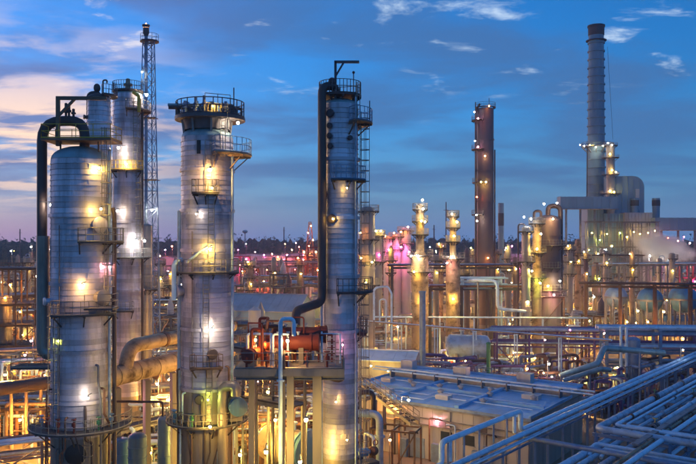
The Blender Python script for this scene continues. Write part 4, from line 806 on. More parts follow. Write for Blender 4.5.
def rackB():
    L = 78; mats = ['pipe_w', 'pipe', 'pipe_w', 'pipe_w', 'pipe', 'pipe_w']
    low = [(-2.9 + 1.15 * i, 6.35 + r, r, m, -24, L - 4) for i, (r, m) in enumerate(((.30, 'pipe_w'), (.22, 'pipe_w'), (.24, 'clad'), (.16, 'rust'), (.26, 'pipe'), (.18, 'pipe_w')))]
    hi = [(-.35, 8.05, .17, 'pipe', 3, L), (.75, 8.1, .24, 'pipe_w', 5, L), (1.9, 8.05, .14, 'tan', -20, L), (2.6, 8.1, .2, 'pipe_w', -20, L)]
    o = E1 + sV * 3.0; t = rack('pipe_rack', 'wide two-level rack of pale parallel pipes with cross-braced legs', 'pipe rack', o - sU * 0, sU, L, 6.2, [7.75, 6.3], 5.5, low[2:] + hi, 'bluesteel', sec=.26, brace=True, band=None)
    b = -Vector((sV.x, sV.y, 0)) * 3.0; far = lambda p, k: p + sU * k
    for (z, r, pm, e0, e1) in ((6.65, .30, 'pipe_w', -26, L), (6.55, .22, 'pipe_w', -26, L)):
        k = b + sV * (0.1 if r > .25 else .95); banded('pipe', t, up(k + sU * e0, z), up(k + sU * e1, z), r, pm, 2.2, .03)
    banded('pipe', t, up(b + sU * 1.3, 8.15), up(b + sU * L, 8.15), .30, 'pipe', 1.6, .04, 18)
    tubeobj('pipe_elbow', t, [up(b + sU * 1.5, 8.15), up(b - sU * .1, 8.15), up(b + sV * 30, 8.15)], .30, 'pipe', 1.1, 18)
    tubeobj('pipe_elbow', t, [up(b + sV * 1.1 + sU * L, 8.3), up(b + sV * 1.1 + sU * 1.5, 8.3), up(b + sV * 30 + sU * 1.5, 8.3)], .17, 'pipe_w', .6, 14)
    tubeobj('pipe_elbow', t, [up(b + sV * 1.75 + sU * L, 8.25), up(b + sV * 1.75 + sU * 2.3, 8.25), up(b + sV * 30 + sU * 2.3, 8.25)], .11, 'pipe_w', .5, 12)
    tubeobj('cross_pipe', t, [up(S1 - Vector(t.location) - sV * .6 - sU * .9, 7.55), up(S1 - Vector(t.location) + sV * 36 - sU * .9, 7.55)], .22, 'bluesteel', 0, 16)
    for k, z in ((3.6, 7.4), (4.6, 7.1)): tubeobj('drain_loop', t, [up(b + sV * (k - 3) - sU * 3.4, 6.6), up(b + sV * (k - 3) - sU * 2.2, z), up(b + sV * (k - 1.2) - sU * 2.2, z), up(b + sV * (k + 6) - sU * 2.2, z)], .16, 'pipe_w', .5)
    for i in range(9): beam('cable_tray', t, up(b + sV * 4.6 + sU * (i * 8.5 - 4), 8.35), up(b + sV * 4.6 + sU * (i * 8.5 + 4.4), 8.35), .5, .12, 'steel', 'box')
    for i in range(12):
        k = b + sU * (2.5 + 6 * i); beam('pipe_shoe', t, up(k - sV * .15, 7.7), up(k + sV * .15, 7.7), .35, .16, 'steel_d', 'box')
    rq = random.Random(4)
    for i in range(34):                                      # flanged joints and valves on the pipes
        o_, z, r = rq.choice([(-3.0, 8.15, .30), (-1.9, 8.3, .17), (-1.25, 8.25, .11), (-.35, 8.05, .17), (.75, 8.1, .22), (1.9, 8.05, .15), (2.5, 8.1, .2), (-2.9, 6.65, .3), (-2.05, 6.55, .22)]); k = sV * o_ + sU * rq.uniform(3, 60); w_ = r * 1.45 + .03
        obj('flange', MB().lathe([(r, -.13), (w_, -.13), (w_, -.02), (r * 1.1, -.02), (r * 1.1, .02), (w_, .02), (w_, .13), (r, .13)], 14, up(k, z), axis=sU).mesh('flange', rq.choice(['pipe', 'steel', 'rust'])), t)
        if i % 3 == 0 and z > 7:
            v_ = obj('valve', MB().lathe([(r * 1.1, -.3), (r * 1.7, -.25), (r * 1.7, .25), (r * 1.1, .3)], 10, up(k + sU * .6, z), axis=sU).mesh('valve', 'steel_d'), t)
            obj('hand_wheel', MB().tube([up(k + sU * .6, z), up(k + sU * .6, z + r + .5)], .04, 6).lathe([(.18, -.02), (.23, -.02), (.23, .02), (.18, .02), (.18, -.02)], 12, up(k + sU * .6, z + r + .5)).mesh('hand_wheel', rq.choice(['red', 'green', 'yellow'])), v_)
    for i in range(1, 5):                                    # rack for the run towards the viewer
        q = b + sV * (3.0 + 5.5 * i) + sU * .6
        for s in (-1, 1): beam('post', t, up(q + sU * s * 1.6, 0), up(q + sU * s * 1.6, 7.7), .24, .24, 'bluesteel')
        beam('beam', t, up(q - sU * 1.9, 7.62), up(q + sU * 2.2, 7.62), .2, .26, 'bluesteel')
rackB()
rack('pipe_rack', 'lower rack carrying thin blue pipes alongside the wide pale rack', 'pipe rack', E1 + sV * 9.5 - sU * 6, sU, 80, 3.2, [5.2], 6, rpipes(5, 3.2, 5.2, .12, .26, 80, ['pipe', 'pipe_w', 'bluesteel', 'rust']), 'bluesteel')
# raised violet rack beyond
rack('pipe_rack', 'violet-blue pipe rack crossing between the brown vessels and the pale racks', 'pipe rack', (X(498, 132), 134), (1, -.09), 44, 4.2, [Z(331, 132), Z(331, 132) - 2.2], 5.5, rpipes(10, 4.2, Z(331, 132), .1, .3, 44, ['violet', 'bluesteel', 'pipe']) + rpipes(8, 4.2, Z(331, 132) - 2.2, .1, .22, 44, ['violet', 'pipe']), 'violet')
rack('pipe_rack', 'tall blue portal rack with spaced pipes behind the wide pale rack', 'pipe rack', (X(606, 116), 117), (1, -.05), 32, 3.0, [Z(330, 116), Z(349, 116), Z(362, 116)], 7.5, [(-.9, Z(328, 116), .34, 'pipe', -1, 34), (.4, Z(328, 116), .26, 'pipe_w', -1, 34), (-1.1, Z(347, 116), .28, 'pipe', 0, 34), (.2, Z(347, 116), .2, 'pipe_w', 0, 34), (.9, Z(360, 116), .22, 'pipe', 0, 34)], 'bluesteel', sec=.42)
t = thing('sloping_pipe', 'pair of teal pipes sloping down off the violet rack', 'pipe', (X(580, 104), 104, 0)); o = Vector(t.location)
tubeobj('pipe', t, wp(o, P(560, 376, 104), P(597, 364, 104), P(604, 348, 106), P(664, 353, 108)), .42, 'teal', 1.0, 16); tubeobj('pipe', t, wp(o, P(563, 381, 102), P(600, 369, 102), P(610, 370, 103)), .34, 'teal', .6, 16)
for x, y in ((566, 378), (590, 370), (640, 353)): q = P(x, y, 103.5) - o; rod('support', t, (q.x, q.y, 0), (q.x, q.y, q.z), .14, 'bluesteel')
vessel('standing_vessel', 'violet-grey standing vessel between two pale posts beyond the racks', 'vessel', X(633, 113), 113, 1.05, .8, Z(340, 113), 'bluesteel', None, 3)
t = thing('twin_post', 'pair of pale bypass pipes standing beside the violet-grey vessel', 'pipe', (X(624, 112), 112, 0)); zz = Z(329, 112)
for k in (-.45, .35): rod('pipe', t, (k, 0, 0), (k, 0, zz), .2, 'pipe_w')
tubeobj('top_bend', t, [(-.45, 0, zz - .2), (-.45, 0, zz + .4), (.35, 0, zz + .4), (.35, 0, zz - .2)], .2, 'pipe_w', .3)
lamp(P(527, 369, 104), 'orange', 'orange lamp among the pipes behind the blue roof', None, 1.6, .26, 90, 'pole'); lamp(P(549, 364, 104), 'white', 'white lamp among the pipes behind the blue roof', None, 1.3, .24, 90, 'pole')
lamp(P(683, 350, 104), 'cool', 'small cold lamp over the pale pipe racks', None, .3, .14, 90, 'pole')
for x, y, c, lab in ((605, 333, 'pink', 'pink lamp in the violet rack by the twin pale pipes'), (636, 331, 'mag', 'magenta lamp behind the portal rack'), (570, 330, 'mag', 'magenta lamp under the violet rack'), (545, 340, 'pink', 'pink lamp at the start of the violet rack')): lamp(P(x, y, 122), c, lab, None, .5, .18, 90, 'pole')

# ================================================================== mid-distance towers
OCC = []                                                             # (x, y, r) ground already taken
def occ(x, y, r): OCC.append((x, y, r))
def mid_tower(label, px, d, rpx, ytop, mat, plats=(), slim=None, z0=3, rings=3, course=0, lamps=(), name='process_tower', headh=None, railmat='rail'):
    r = rpx * d / F; z1 = Z(ytop, d); x = X(px, d); occ(x, d, r + 3)
    t = tower(name, label, 'tower', x, d, r, z0, z1, mat, course, headh, None, [z0 + (z1 - z0) * (i + 1) / (rings + 1) for i in range(rings)], 'conc', None, 24)
    if slim:
        r2, y2 = slim[0] * d / F, slim[1]; zt = Z(y2, d)
        obj('upper_section', MB().lathe([(r, z1 - .1), (r2, z1 + (r - r2) * 1.6), (r2, zt)] + head_prof(r2, zt, r2 * .5, 5)[1:], 24).mesh('upper_section', mat), t)
    for y, a0, a1, wd in plats:
        rr = (slim[0] * d / F) if slim and y < ytop - 3 else r
        platform(t, Z(y, d), a0, a1, wd, rr, True, 'grate', railmat, 0.03, True, 1.2)
    return t
LG = 'lamps on the mid-distance towers'
def ml(px, y, d, c, label, pw=1.0, r=.28, face=90): return lamp(P(px, y, d), c, label, LG, pw, r, face)

mid_tower('grey tower with a railed top just behind the crane-armed tower', 367.5, 140, 7.4, 210, 'clad_far', ((212, 0, 360, .8), (240, -160, -20, 1), (262, -160, -20, 1), (285, -170, -10, 1)), None, 3, 4, .8)
ml(360.5, 233, 137, 'orange', 'orange lamp on the flank of the grey tower behind the crane-armed tower', .7); ml(366, 283, 136.5, 'gold', 'golden lamp over the lowest platform of the grey tower', 1.2); ml(361, 258, 137, 'sod', 'amber lamp halfway down the grey tower', .8); ml(372, 262, 136.5, 'gold', 'golden lamp at the second platform of the grey tower', .8)
mid_tower('violet tower with twin lamps on top beside the magenta silos', 378, 165, 4.2, 234, 'clad_far', ((236, 0, 360, .7), (262, -160, -20, .9)), None, 3, 3, .9)
ml(376, 231, 163, 'gold', 'golden twin lamp on the violet tower top, nearer the grey tower', .8); ml(381, 231, 163, 'gold', 'golden twin lamp on the violet tower top, nearer the silos', .8); ml(379, 255, 163, 'mag', 'magenta lamp on the violet tower', 1.2)
for k, (px, yt, rp, lab) in enumerate(((388, 238, 4.6, 'magenta-lit silo nearest the violet tower'), (397, 236, 4.6, 'magenta-lit silo in the middle of its row'), (406, 230, 5.0, 'tallest magenta-lit silo with an orange-lit deck'))):
    mid_tower(lab, px, 215, rp, yt, 'tankw', ((yt + 1, 0, 360, 1.1), (yt + 14, -170, -10, .9)), None, 0.5, 3, 0, name='silo')
for px, y, c, pw, lab in ((385, 236, 'orange', 1.6, 'orange lamp on the roof of the silo nearest the violet tower'), (394, 233, 'red', 1.6, 'red lamp on the roof of the middle silo'), (401, 232, 'orange', 1.6, 'orange lamp on the roof between the middle and tallest silo'), (408, 227, 'pink', 1.4, 'pink lamp on the tallest silo roof'), (390, 250, 'mag', 3.0, 'magenta lamp on the front of the silo row'), (401, 247, 'mag', 3.0, 'magenta lamp on the front of the middle silo'), (409, 252, 'mag', 2.4, 'magenta lamp on the front of the tallest silo'), (392, 259, 'red', 1.6, 'red lamp at the foot of the silo row'), (384, 262, 'orange', 1.2, 'orange lamp at the foot of the silo nearest the violet tower')): ml(px, y, 211, c, lab, pw * .9, .34)
mid_tower('pale stepped tower with a slim lamp-strung upper half', 420, 150, 8.4, 258, 'tan', ((256, -200, 20, 1.0), (272, -170, -10, 1.0), (235, 0, 360, .9), (222, -200, 20, .8), (210, 0, 360, .7)), (4.2, 206), 3, 3, .9)
for px, y, c, pw, lab in ((422.5, 200, 'white', 1.5, 'white lamp crowning the pale stepped tower'), (423, 209, 'white', 1.1, 'white lamp just below the crown of the pale stepped tower'), (421.5, 221, 'gold', 1.1, 'golden lamp on the upper half of the pale stepped tower'), (425, 222, 'gold', 1.0, 'second golden lamp on the upper half of the pale stepped tower'), (411, 256, 'white', 1.4, 'white lamp at the shoulder of the pale stepped tower, silo side'), (418, 256, 'white', 1.6, 'white lamp at the middle of the pale stepped tower shoulder'), (414, 272, 'gold', 1.8, 'golden lamp on the lower front of the pale stepped tower'), (422, 300, 'gold', 1.6, 'golden lamp low on the pale stepped tower')): ml(px, y, 147, c, lab, pw)
mid_tower('pale stepped tower with a lamp-ringed head beside the tall brown column', 453, 152, 7, 261, 'tan', ((259, -200, 20, 1.0), (242, 0, 360, .8), (228, 0, 360, .8), (217, 0, 360, .6)), (3.4, 214), 3, 3, .9)
for px, y, c, pw, lab in ((452, 214, 'white', .8, 'white lamp on the head of the tower beside the tall brown column'), (457, 222, 'gold', .8, 'golden lamp under the head of the tower beside the tall brown column'), (454, 236, 'gold', 1.0, 'golden lamp midway up the tower beside the tall brown column'), (452, 257, 'white', 1.8, 'white lamp at the shoulder of the tower beside the tall brown column'), (447, 263, 'pink', 1.2, 'pink lamp at the shoulder of the tower beside the tall brown column'), (453, 299, 'gold', 2.0, 'golden lamp at the foot of the tower beside the tall brown column')): ml(px, y, 149.4, c, lab, pw)
t5 = mid_tower('tall plain brown column with lamps down one side', 485.3, 200, 8.4, 109, 'brownv', ((121, 120, 250, 1.4), (150, 120, 250, 1.4), (183, 110, 260, 1.2), (215, 120, 250, 1.4), (108, 0, 360, .5)), None, 2, 6, 0, headh=.3, railmat='steel_d')
x5, d5 = X(485.3, 200), 200
tubeobj('riser_pipe', t5, [(-2.6, -.6, 0), (-2.6, -.6, Z(112, 200)), (-1.5, -.3, Z(104, 200))], .28, 'darkpipe', 1.0); tubeobj('riser_pipe', t5, [(2.35, -.7, 0), (2.35, -.7, Z(150, 200))], .2, 'brownv'); rod('lightning_rod', t5, (1, 0, Z(109, 200)), (1, 0, Z(98, 200)), .08, 'steel_d'); rod('crown_post', t5, (-2.6, 0, Z(120, 200)), (-2.6, 0, Z(102, 200)), .12, 'steel_d')
for px, y, c, pw, lab in ((489, 106, 'orange', .9, 'orange lamp at the very top of the tall brown column'), (474.5, 112, 'cool', .5, 'cold lamp beside the top of the tall brown column'), (478, 118.5, 'pink', 1.2, 'pink lamp on the highest side platform of the tall brown column'), (475, 141, 'cool', .5, 'cold lamp over the second side platform of the tall brown column'), (478, 147, 'pink', 1.3, 'pink lamp on the second side platform of the tall brown column'), (485, 156, 'warm', 1.3, 'warm lamp on the front of the tall brown column'), (481, 182, 'gold', 1.6, 'golden lamp on the third side platform of the tall brown column'), (486, 182, 'gold', 1.6, 'golden lamp on the front at the third platform of the tall brown column'), (477, 197, 'red', .8, 'red lamp down the side of the tall brown column'), (476.5, 215, 'white', 1.3, 'white lamp on the lowest side platform of the tall brown column'), (477, 221, 'white', .9, 'white lamp just under the lowest side platform of the tall brown column'), (488, 258, 'orange', 1.6, 'orange lamp at the foot of the tall brown column')): ml(px, y, 196.2, c, lab, pw * .4, .3)
t = thing('smokestack', 'small dark-banded smokestack far behind the tall brown column', 'smokestack', (X(501, 300), 300, 0)); zt = Z(203, 300); occ(X(501, 300), 300, 4)
obj('shaft', MB().lathe([(1.5, 0), (1.15, 4), (1.1, zt), (.9, zt), (.9, zt - 1)], 18).mesh('shaft', 'chim'), t); obj('dark_band', MB().lathe([(1.1, 0), (1.16, 0), (1.16, 5), (1.1, 5)], 18, (0, 0, zt - 9)).mesh('dark_band', 'chim_d'), t)
# brown vessel group
g1 = mid_tower('fat brown vessel with a dark pipe arched over its head', 548, 158, 12.5, 221, 'brownv', ((246, -170, -10, 1.2), (290, -175, -5, 1.4), (268, -120, -60, 1.0)), None, Z(292, 158), 4, 1.0)
lg = lambda x, y, d=158: loc(g1, P(x, y, d))
tubeobj('overhead_pipe', g1, [lg(548, 216), lg(548, 206), lg(560.5, 206), lg(560.5, 318)], .5, 'darkpipe', 1.6, 14); tubeobj('overhead_pipe', g1, [lg(541, 217, 156), lg(541, 211, 156), lg(534, 211, 156), lg(534, 300, 156)], .28, 'darkpipe', .8)
mid_tower('slim brown tower on the near side of the fat brown vessel', 537, 152, 4.4, 222, 'tan', ((224, 0, 360, .8), (253, -170, -10, 1.0), (278, -170, -10, 1.0)), None, 3, 4, .9)
t = mid_tower('slim pale tower with a hooped pipe beside the brown vessels', 526, 150, 4.2, 228, 'clad_far', ((232, -180, 0, .8), (262, -170, -10, 1)), None, 3, 4, .9)
tubeobj('hooped_pipe', t, [(-1.6, -.3, 4), (-1.6, -.3, Z(224, 150)), (-.2, 0, Z(224, 150)), (-.2, 0, Z(229, 150))], .16, 'darkpipe', .6)
for px, y, c, pw, lab in ((544, 204, 'white', 1.0, 'white lamp over the head of the fat brown vessel'), (557, 203, 'white', 1.2, 'white lamp on the arched pipe of the fat brown vessel'), (553, 219, 'warm', 1.6, 'warm lamp on the dome of the fat brown vessel'), (541, 234, 'gold', 1.8, 'golden lamp between the fat and slim brown vessels'), (537, 249, 'gold', 1.8, 'golden lamp on the upper platform of the slim brown tower'), (540, 283, 'green', 2.4, 'greenish lamp under the fat brown vessel platform'), (548, 286, 'gold', 2.0, 'golden lamp at the bottom of the fat brown vessel'), (531, 219, 'cool', .7, 'cold lamp above the slim brown tower'), (524, 217, 'cool', .7, 'cold lamp above the slim pale tower'), (532, 271, 'gold', 1.4, 'golden lamp on the slim brown tower'), (554, 295, 'pink', 1.4, 'pink lamp beneath the fat brown vessel'), (528, 302, 'warm', 1.6, 'warm lamp at the foot of the slim pale tower'), (560, 281, 'white', 1.0, 'white lamp beside the dark pipe of the fat brown vessel')): ml(px, y, 149 if px < 545 else 153.5, c, lab, pw)
frame('steel_frame', 'steel legs and decks carrying the fat brown vessel', 'steel frame', (X(548, 158), 158), 1, 1, 5.2, 5.2, [6, Z(296, 158)], 0, 'steel_b', None, True)

# ================================================================== chimney plant
DC = 330.0
def chimney():
    x = X(596.2, DC); t = thing('smokestack', 'great ribbed steel chimney rising far above the whole plant', 'chimney', (x, DC, 0)); zt = Z(26, DC); r0, r1 = 4.0, 3.15; occ(x, DC, 14)
    obj('shaft', MB().lathe([(r0 + .5, 0), (r0, 10), (r1, zt), (r1 - .4, zt), (r1 - .4, zt - 3)], 32).mesh('shaft', 'chim'), t)
    z = 30
    while z < zt - 6:
        r = r0 + (r1 - r0) * (z - 10) / (zt - 10); obj('stiffening_ring', MB().lathe([(r, -.35), (r + .42, -.3), (r + .42, .3), (r, .35)], 32, (0, 0, z)).mesh('stiffening_ring', 'chim'), t); z += 3.6
    obj('dark_cap', MB().lathe([(r1 + .1, zt - 4.2), (r1 + .25, zt - 4.0), (r1 + .25, zt - .6), (r1 + .55, zt - .5), (r1 + .55, zt + .2), (r1 - .3, zt + .2)], 32).mesh('dark_cap', 'chim_d'), t)
    zz = Z(41, DC); o = obj('crown_platform', MB().sector(r1, r1 + 1.2, zz, .3, 0, 360, 24).mesh('crown_platform', 'chim_d'), t)
    zz = Z(147, DC); o = obj('platform', MB().sector(3.5, 6.2, zz, .35, 0, 360, 28).mesh('platform', 'steel'), t); railmesh('railing', o, [pol(6.1, 15 * k, zz + .3) for k in range(25)], 'steel', 1.6, .08, 2)
    for k in range(10): beam('bracket', t, pol(3.6, 36 * k, zz - 2.6), pol(6, 36 * k, zz - .1), .3, .3, 'steel', 'box')
    rod('ladder_rail', t, (-4.6, -1, 0), (-4.2, -1, zz), .25, 'chim_d'); rod('guy_cable', t, (4.2, -2, Z(48, DC)), (6.6, -2, Z(140, DC)), .06, 'chim_d')
    for px, y, c, lab in ((580, 145, 'white', 'white lamp at one end of the chimney platform'), (584, 146, 'cool', 'cold lamp on the chimney platform'), (590, 145, 'gold', 'golden lamp on the chimney platform over the shaft'), (596, 147, 'white', 'white lamp on the front of the chimney platform'), (603, 146, 'white', 'white lamp on the chimney platform beside the service tower')): ml(px, y, DC - 6.4, c, lab, .7, .36)
chimney()
t = mid_tower('service tower of lamp-lit stages clinging to the great chimney', 610.5, 318, 4.2, 144, 'clad_far', ((146, 0, 360, 1.2), (158, 0, 360, 1.8), (175, -200, 60, 1.8), (194, -200, 60, 2.4)), None, 2, 5, 0, name='service_tower', railmat='steel')
for px, y, c, pw, lab in ((608, 143, 'cool', 1, 'cold lamp on top of the chimney service tower'), (612, 145, 'white', 1, 'white lamp on top of the chimney service tower'), (610, 154, 'gold', 3, 'golden lamp on the top stage of the chimney service tower'), (612, 170, 'gold', 4, 'golden lamp on the middle stage of the chimney service tower'), (616, 172, 'gold', 2, 'second golden lamp on the middle stage of the chimney service tower'), (610, 191, 'warm', 3.4, 'warm lamp on the low stage of the chimney service tower'), (614, 192, 'gold', 2.4, 'golden lamp on the low stage of the chimney service tower')): ml(px, y, 313.8, c, lab, pw * .45, .42)
def arch_duct():
    d = 322.0; s = d / F; xa, xb = X(619, d), X(641.5, d); t = thing('flue_duct', 'big blue-grey flue duct bent over like an arch beside the chimney', 'duct', (X(628, d), d, 0)); ox = X(628, d); occ(X(628, d), d, 12)
    x0, x1, zt = X(606, d) - ox, xb - ox, Z(176.5, d); zb = Z(216, d); R_ = 11 * s; dep = 6.0
    pr = [(x0, zb)] + [(x0, zt)] + [(x1 - R_ + R_ * math.sin(math.pi / 2 * i / 8), zt - R_ + R_ * math.cos(math.pi / 2 * i / 8)) for i in range(9)] + [(x1, zb)]
    inn = [(X(632, d) - ox, zb), (X(632, d) - ox, Z(186, d))]
    n = len(pr); vs = [(x, -dep / 2, z) for x, z in pr] + [(x, dep / 2, z) for x, z in pr]
    fs = [tuple(range(n))[::-1], tuple(n + i for i in range(n))] + [(i, (i + 1) % n, n + (i + 1) % n, n + i) for i in range(n)]
    obj('bend_casing', MB().add(vs, fs).mesh('bend_casing', 'duct'), t)
    for i in range(6): beam('stiffener', t, (x0 + 1 + i * 2.4, -dep / 2 - .1, zb), (x0 + 1 + i * 2.4, -dep / 2 - .1, zt - (.4 if i < 4 else 1.6)), .25, .25, 'duct', 'box')
    obj('recess_panel', MB().box((X(634.5, d) - ox, -dep / 2 - .2, Z(200, d)), (1.6, .3, 9)).mesh('recess_panel', 'tankw'), t)
    for x in (x0 + 1, x1 - 1):
        for y in (-2.5, 2.5): beam('leg', t, (x, y, 0), (x, y, zb), .6, .6, 'steel')
arch_duct()
def long_duct(label, xa, xb, yt, yb, d, legs):
    t = thing('flue_duct', label, 'duct', (X((xa + xb) / 2, d), d, 0)); L = X(xb, d) - X(xa, d); zt, zb = Z(yt, d), Z(yb, d); n = max(3, round(L / 3.2)); w_ = L / n
    for i in range(n): obj('duct_panel', unit('box', 'duct'), t, Matrix.Translation((-L / 2 + (i + .5) * w_, 0, (zt + zb) / 2)) @ Matrix.Diagonal((w_ - .12, zt - zb, zt - zb, 1)))
    for i in range(n + 1): obj('duct_flange', unit('box', 'duct'), t, Matrix.Translation((-L / 2 + i * w_, 0, (zt + zb) / 2)) @ Matrix.Diagonal((.3, zt - zb + .3, zt - zb + .3, 1)))
    beam('walkway_beam', t, (-L / 2, -(zt - zb) / 2 - .5, zb - .2), (L / 2, -(zt - zb) / 2 - .5, zb - .2), .8, .25, 'tan', 'box')
    for i in range(legs): q = -L / 2 + L * (i + .5) / legs; beam('leg', t, (q, 0, 0), (q, 0, zb), .7, .7, 'steel')
long_duct('long horizontal flue duct reaching from the chimney towards the brown vessels', 559, 616, 197, 209, 312, 4); long_duct('flue duct running away from the panelled boiler house', 653, 720, 218, 230, 312, 4)
def panel_block(label, xa, xb, yt, d, dep, mat='duct', nx=6, nz=5, extra=True):
    t = thing('boiler_house', label, 'building', (X((xa + xb) / 2, d), d + dep / 2, 0)); L = X(xb, d) - X(xa, d); h = Z(yt, d); occ(X((xa + xb) / 2, d), d + dep / 2, L * .6)
    obj('core', MB().box((0, 0, h / 2), (L - .3, dep, h - .2)).mesh('core', 'steel_d'), t); obj('roof_slab', MB().box((0, 0, h), (L + .4, dep + .4, .4)).mesh('roof_slab', mat), t)
    for i in range(nx):
        for j in range(nz): obj('wall_panel', unit('box', mat), t, Matrix.Translation((-L / 2 + (i + .5) * L / nx, -dep / 2 - .1, (j + .5) * h / nz)) @ Matrix.Diagonal((L / nx - .16, .25, h / nz - .16, 1)))
    for s in (-1, 1):
        for j in range(nz): obj('side_panel', unit('box', mat), t, Matrix.Translation((s * L / 2, 0, (j + .5) * h / nz)) @ Matrix.Diagonal((.25, dep - .4, h / nz - .16, 1)))
    return t
panel_block('tall panelled boiler house under the great chimney', 588, 603, 206, 318, 12, 'duct', 5, 6); panel_block('square panelled boiler house with a lit base', 605, 624, 214, 316, 10, 'duct', 6, 6); panel_block('wide pale panelled boiler house between two stub stacks', 625, 652, 213, 314, 12, 'tankw', 8, 6)
for px, yt, lab in ((636.5, 198, 'stub stack rising from the pale boiler house'), (658, 198, 'stub stack standing over the running flue duct')):
    t = thing('smokestack', lab, 'smokestack', (X(px, 316), 318, 0)); zt = Z(yt, 316); obj('shaft', MB().lathe([(1.5, 0), (1.5, zt - 3.5), (1.6, zt - 3.5), (1.6, zt), (1.3, zt)], 18).mesh('shaft', 'duct'), t); obj('dark_band', MB().lathe([(1.5, 0), (1.66, 0), (1.66, 2.4), (1.5, 2.4)], 18, (0, 0, zt - 3.2)).mesh('dark_band', 'chim_d'), t)
for i, (px, y, c) in enumerate(((592, 233, 'gold'), (600, 240, 'green'), (607, 234, 'gold'), (612, 246, 'gold'), (620, 233, 'green'), (627, 237, 'gold'), (634, 232, 'gold'), (640, 234, 'gold'), (648, 233, 'gold'), (655, 231, 'warm'), (589, 250, 'gold'), (598, 254, 'gold'), (606, 250, 'cool'))):
    lamp(P(px, y, 306), c, '%s lamp on a pole along the foot of the boiler houses' % CNAME[c], 'lamps along the boiler houses', 1.1, .34, 90, 'pole')
for px, y, c, lab in ((684, 237, 'mag', 'magenta lamp under the running flue duct'), (678, 241, 'pink', 'pink lamp under the running flue duct'), (690, 243, 'pink', 'pink lamp at the far end of the running flue duct'), (668, 238, 'red', 'red lamp under the running flue duct')): lamp(P(px, y, 300), c, lab, None, .9, .4, 90, 'pole')

# spheres under the long rack
for k, (px, py, d, rp, lab) in enumerate(((650, 300, 165, 12.5, 'blue-grey storage sphere beside the amber-lit bay'), (683, 299, 162, 14, 'largest blue-grey storage sphere under the long rack'), (616, 297, 168, 11, 'blue-grey storage sphere nearest the brown vessels'))):
    r = rp * d / F; c = P(px, py, d); t = thing('storage_sphere', lab, 'tank', (c.x, c.y, 0)); occ(c.x, c.y, r + 2)
    obj('shell', MB().ball((0, 0, c.z), r, 28, 16).mesh('shell', 'bluep' if k < 2 else 'bluesteel'), t); obj('equator_band', MB().lathe([(r, -.2), (r + .15, -.2), (r + .15, .2), (r, .2)], 28, (0, 0, c.z)).mesh('equator_band', 'steel'), t)
    for i in range(8): q = pol(r * .96, 45 * i + 10); rod('leg', t, (q.x, q.y, 0), (q.x, q.y, c.z), .22, 'steel')
    o = obj('top_platform', MB().sector(.2, 1.5, c.z + r, .2, 0, 360, 14).mesh('top_platform', 'grate'), t); railmesh('railing', o, [pol(1.4, 40 * i, c.z + r + .2) for i in range(10)])
def xrack(label, xa, xb, y, d, wd, levels, mat='steel', slope=0.0, n=9, mats=PM, gap=2.0, r1=.3):
    z = Z(y, d); a, b = Vector((X(xa, d), d, 0)), Vector((X(xb, d), d + slope, 0)); L = (b - a).length; zs = [z - gap * i for i in range(levels)]; ps = []
    for q in zs: ps += rpipes(n, wd, q, .1, r1, L, mats)
    for i in range(int(L / 6)): occ(a.x + (b - a).x * i * 6 / L, a.y + (b - a).y * i * 6 / L, wd / 2 + 2)
    return rack('pipe_rack', label, 'pipe rack', a, (b - a), L, wd, zs, 7, ps, mat, None, .34, True, False)
xrack('long rack of brown pipes passing above the storage spheres', 586, 712, 284, 156, 2.2, 1, 'steel_b', -6, 10)
xrack('railed rack of pale pipes behind the storage spheres', 600, 712, 264, 232, 4, 1, 'steel', 4, 10)
xrack('far rack of pipes below the boiler houses', 566, 640, 256, 275, 4, 1, 'steel', 0, 9)
xrack('dark rack crossing behind the pale stepped towers', 392, 520, 266, 178, 4, 1, 'steel_d', 0, 10, ['darkpipe', 'pipe', 'rust', 'pipe_w'])
xrack('dark header rack in front of the pale stepped towers', 430, 524, 287, 158, 2.6, 1, 'steel_d', 0, 7, ['darkpipe', 'pipe', 'rust'], 1.6)
xrack('pale looped rack at the foot of the tall brown column', 462, 500, 279, 160, 3, 2, 'pipe_w', 0, 6, ['pipe_w'], 1.4)
xrack('dark rack between the crowned and crane-armed towers', 228, 330, 262, 330, 5, 1, 'steel_d', 0, 9)
xrack('lit rack beyond the warehouse', 262, 330, 277, 240, 4, 2, 'steel', -8, 9, YM)
xrack('lit rack at the edge of the yard beyond the brown frame', -20, 70, 296, 190, 5, 3, 'steel_b', 8, 9, YM)
xrack('rack of tan pipes beyond the thin pale tower', 148, 186, 300, 170, 4, 3, 'steel', 0, 8, YM)
t = thing('pipe_bend_frame', 'large white pipe dropping through an elbow beside the dark rack', 'pipe', (X(500, 150), 150, 0))
tubeobj('pipe', t, [(-6, 3, Z(281, 150)), (-.5, 0, Z(281, 150)), (-.5, 0, Z(309, 150)), (5, -.6, Z(311, 150))], .32, 'pipe_w', 1.3, 14); rod('support', t, (3, -.3, 0), (3, -.3, Z(311, 150)), .2, 'steel'); rod('support', t, (-4, 2, 0), (-4, 2, Z(281, 150)), .2, 'steel')
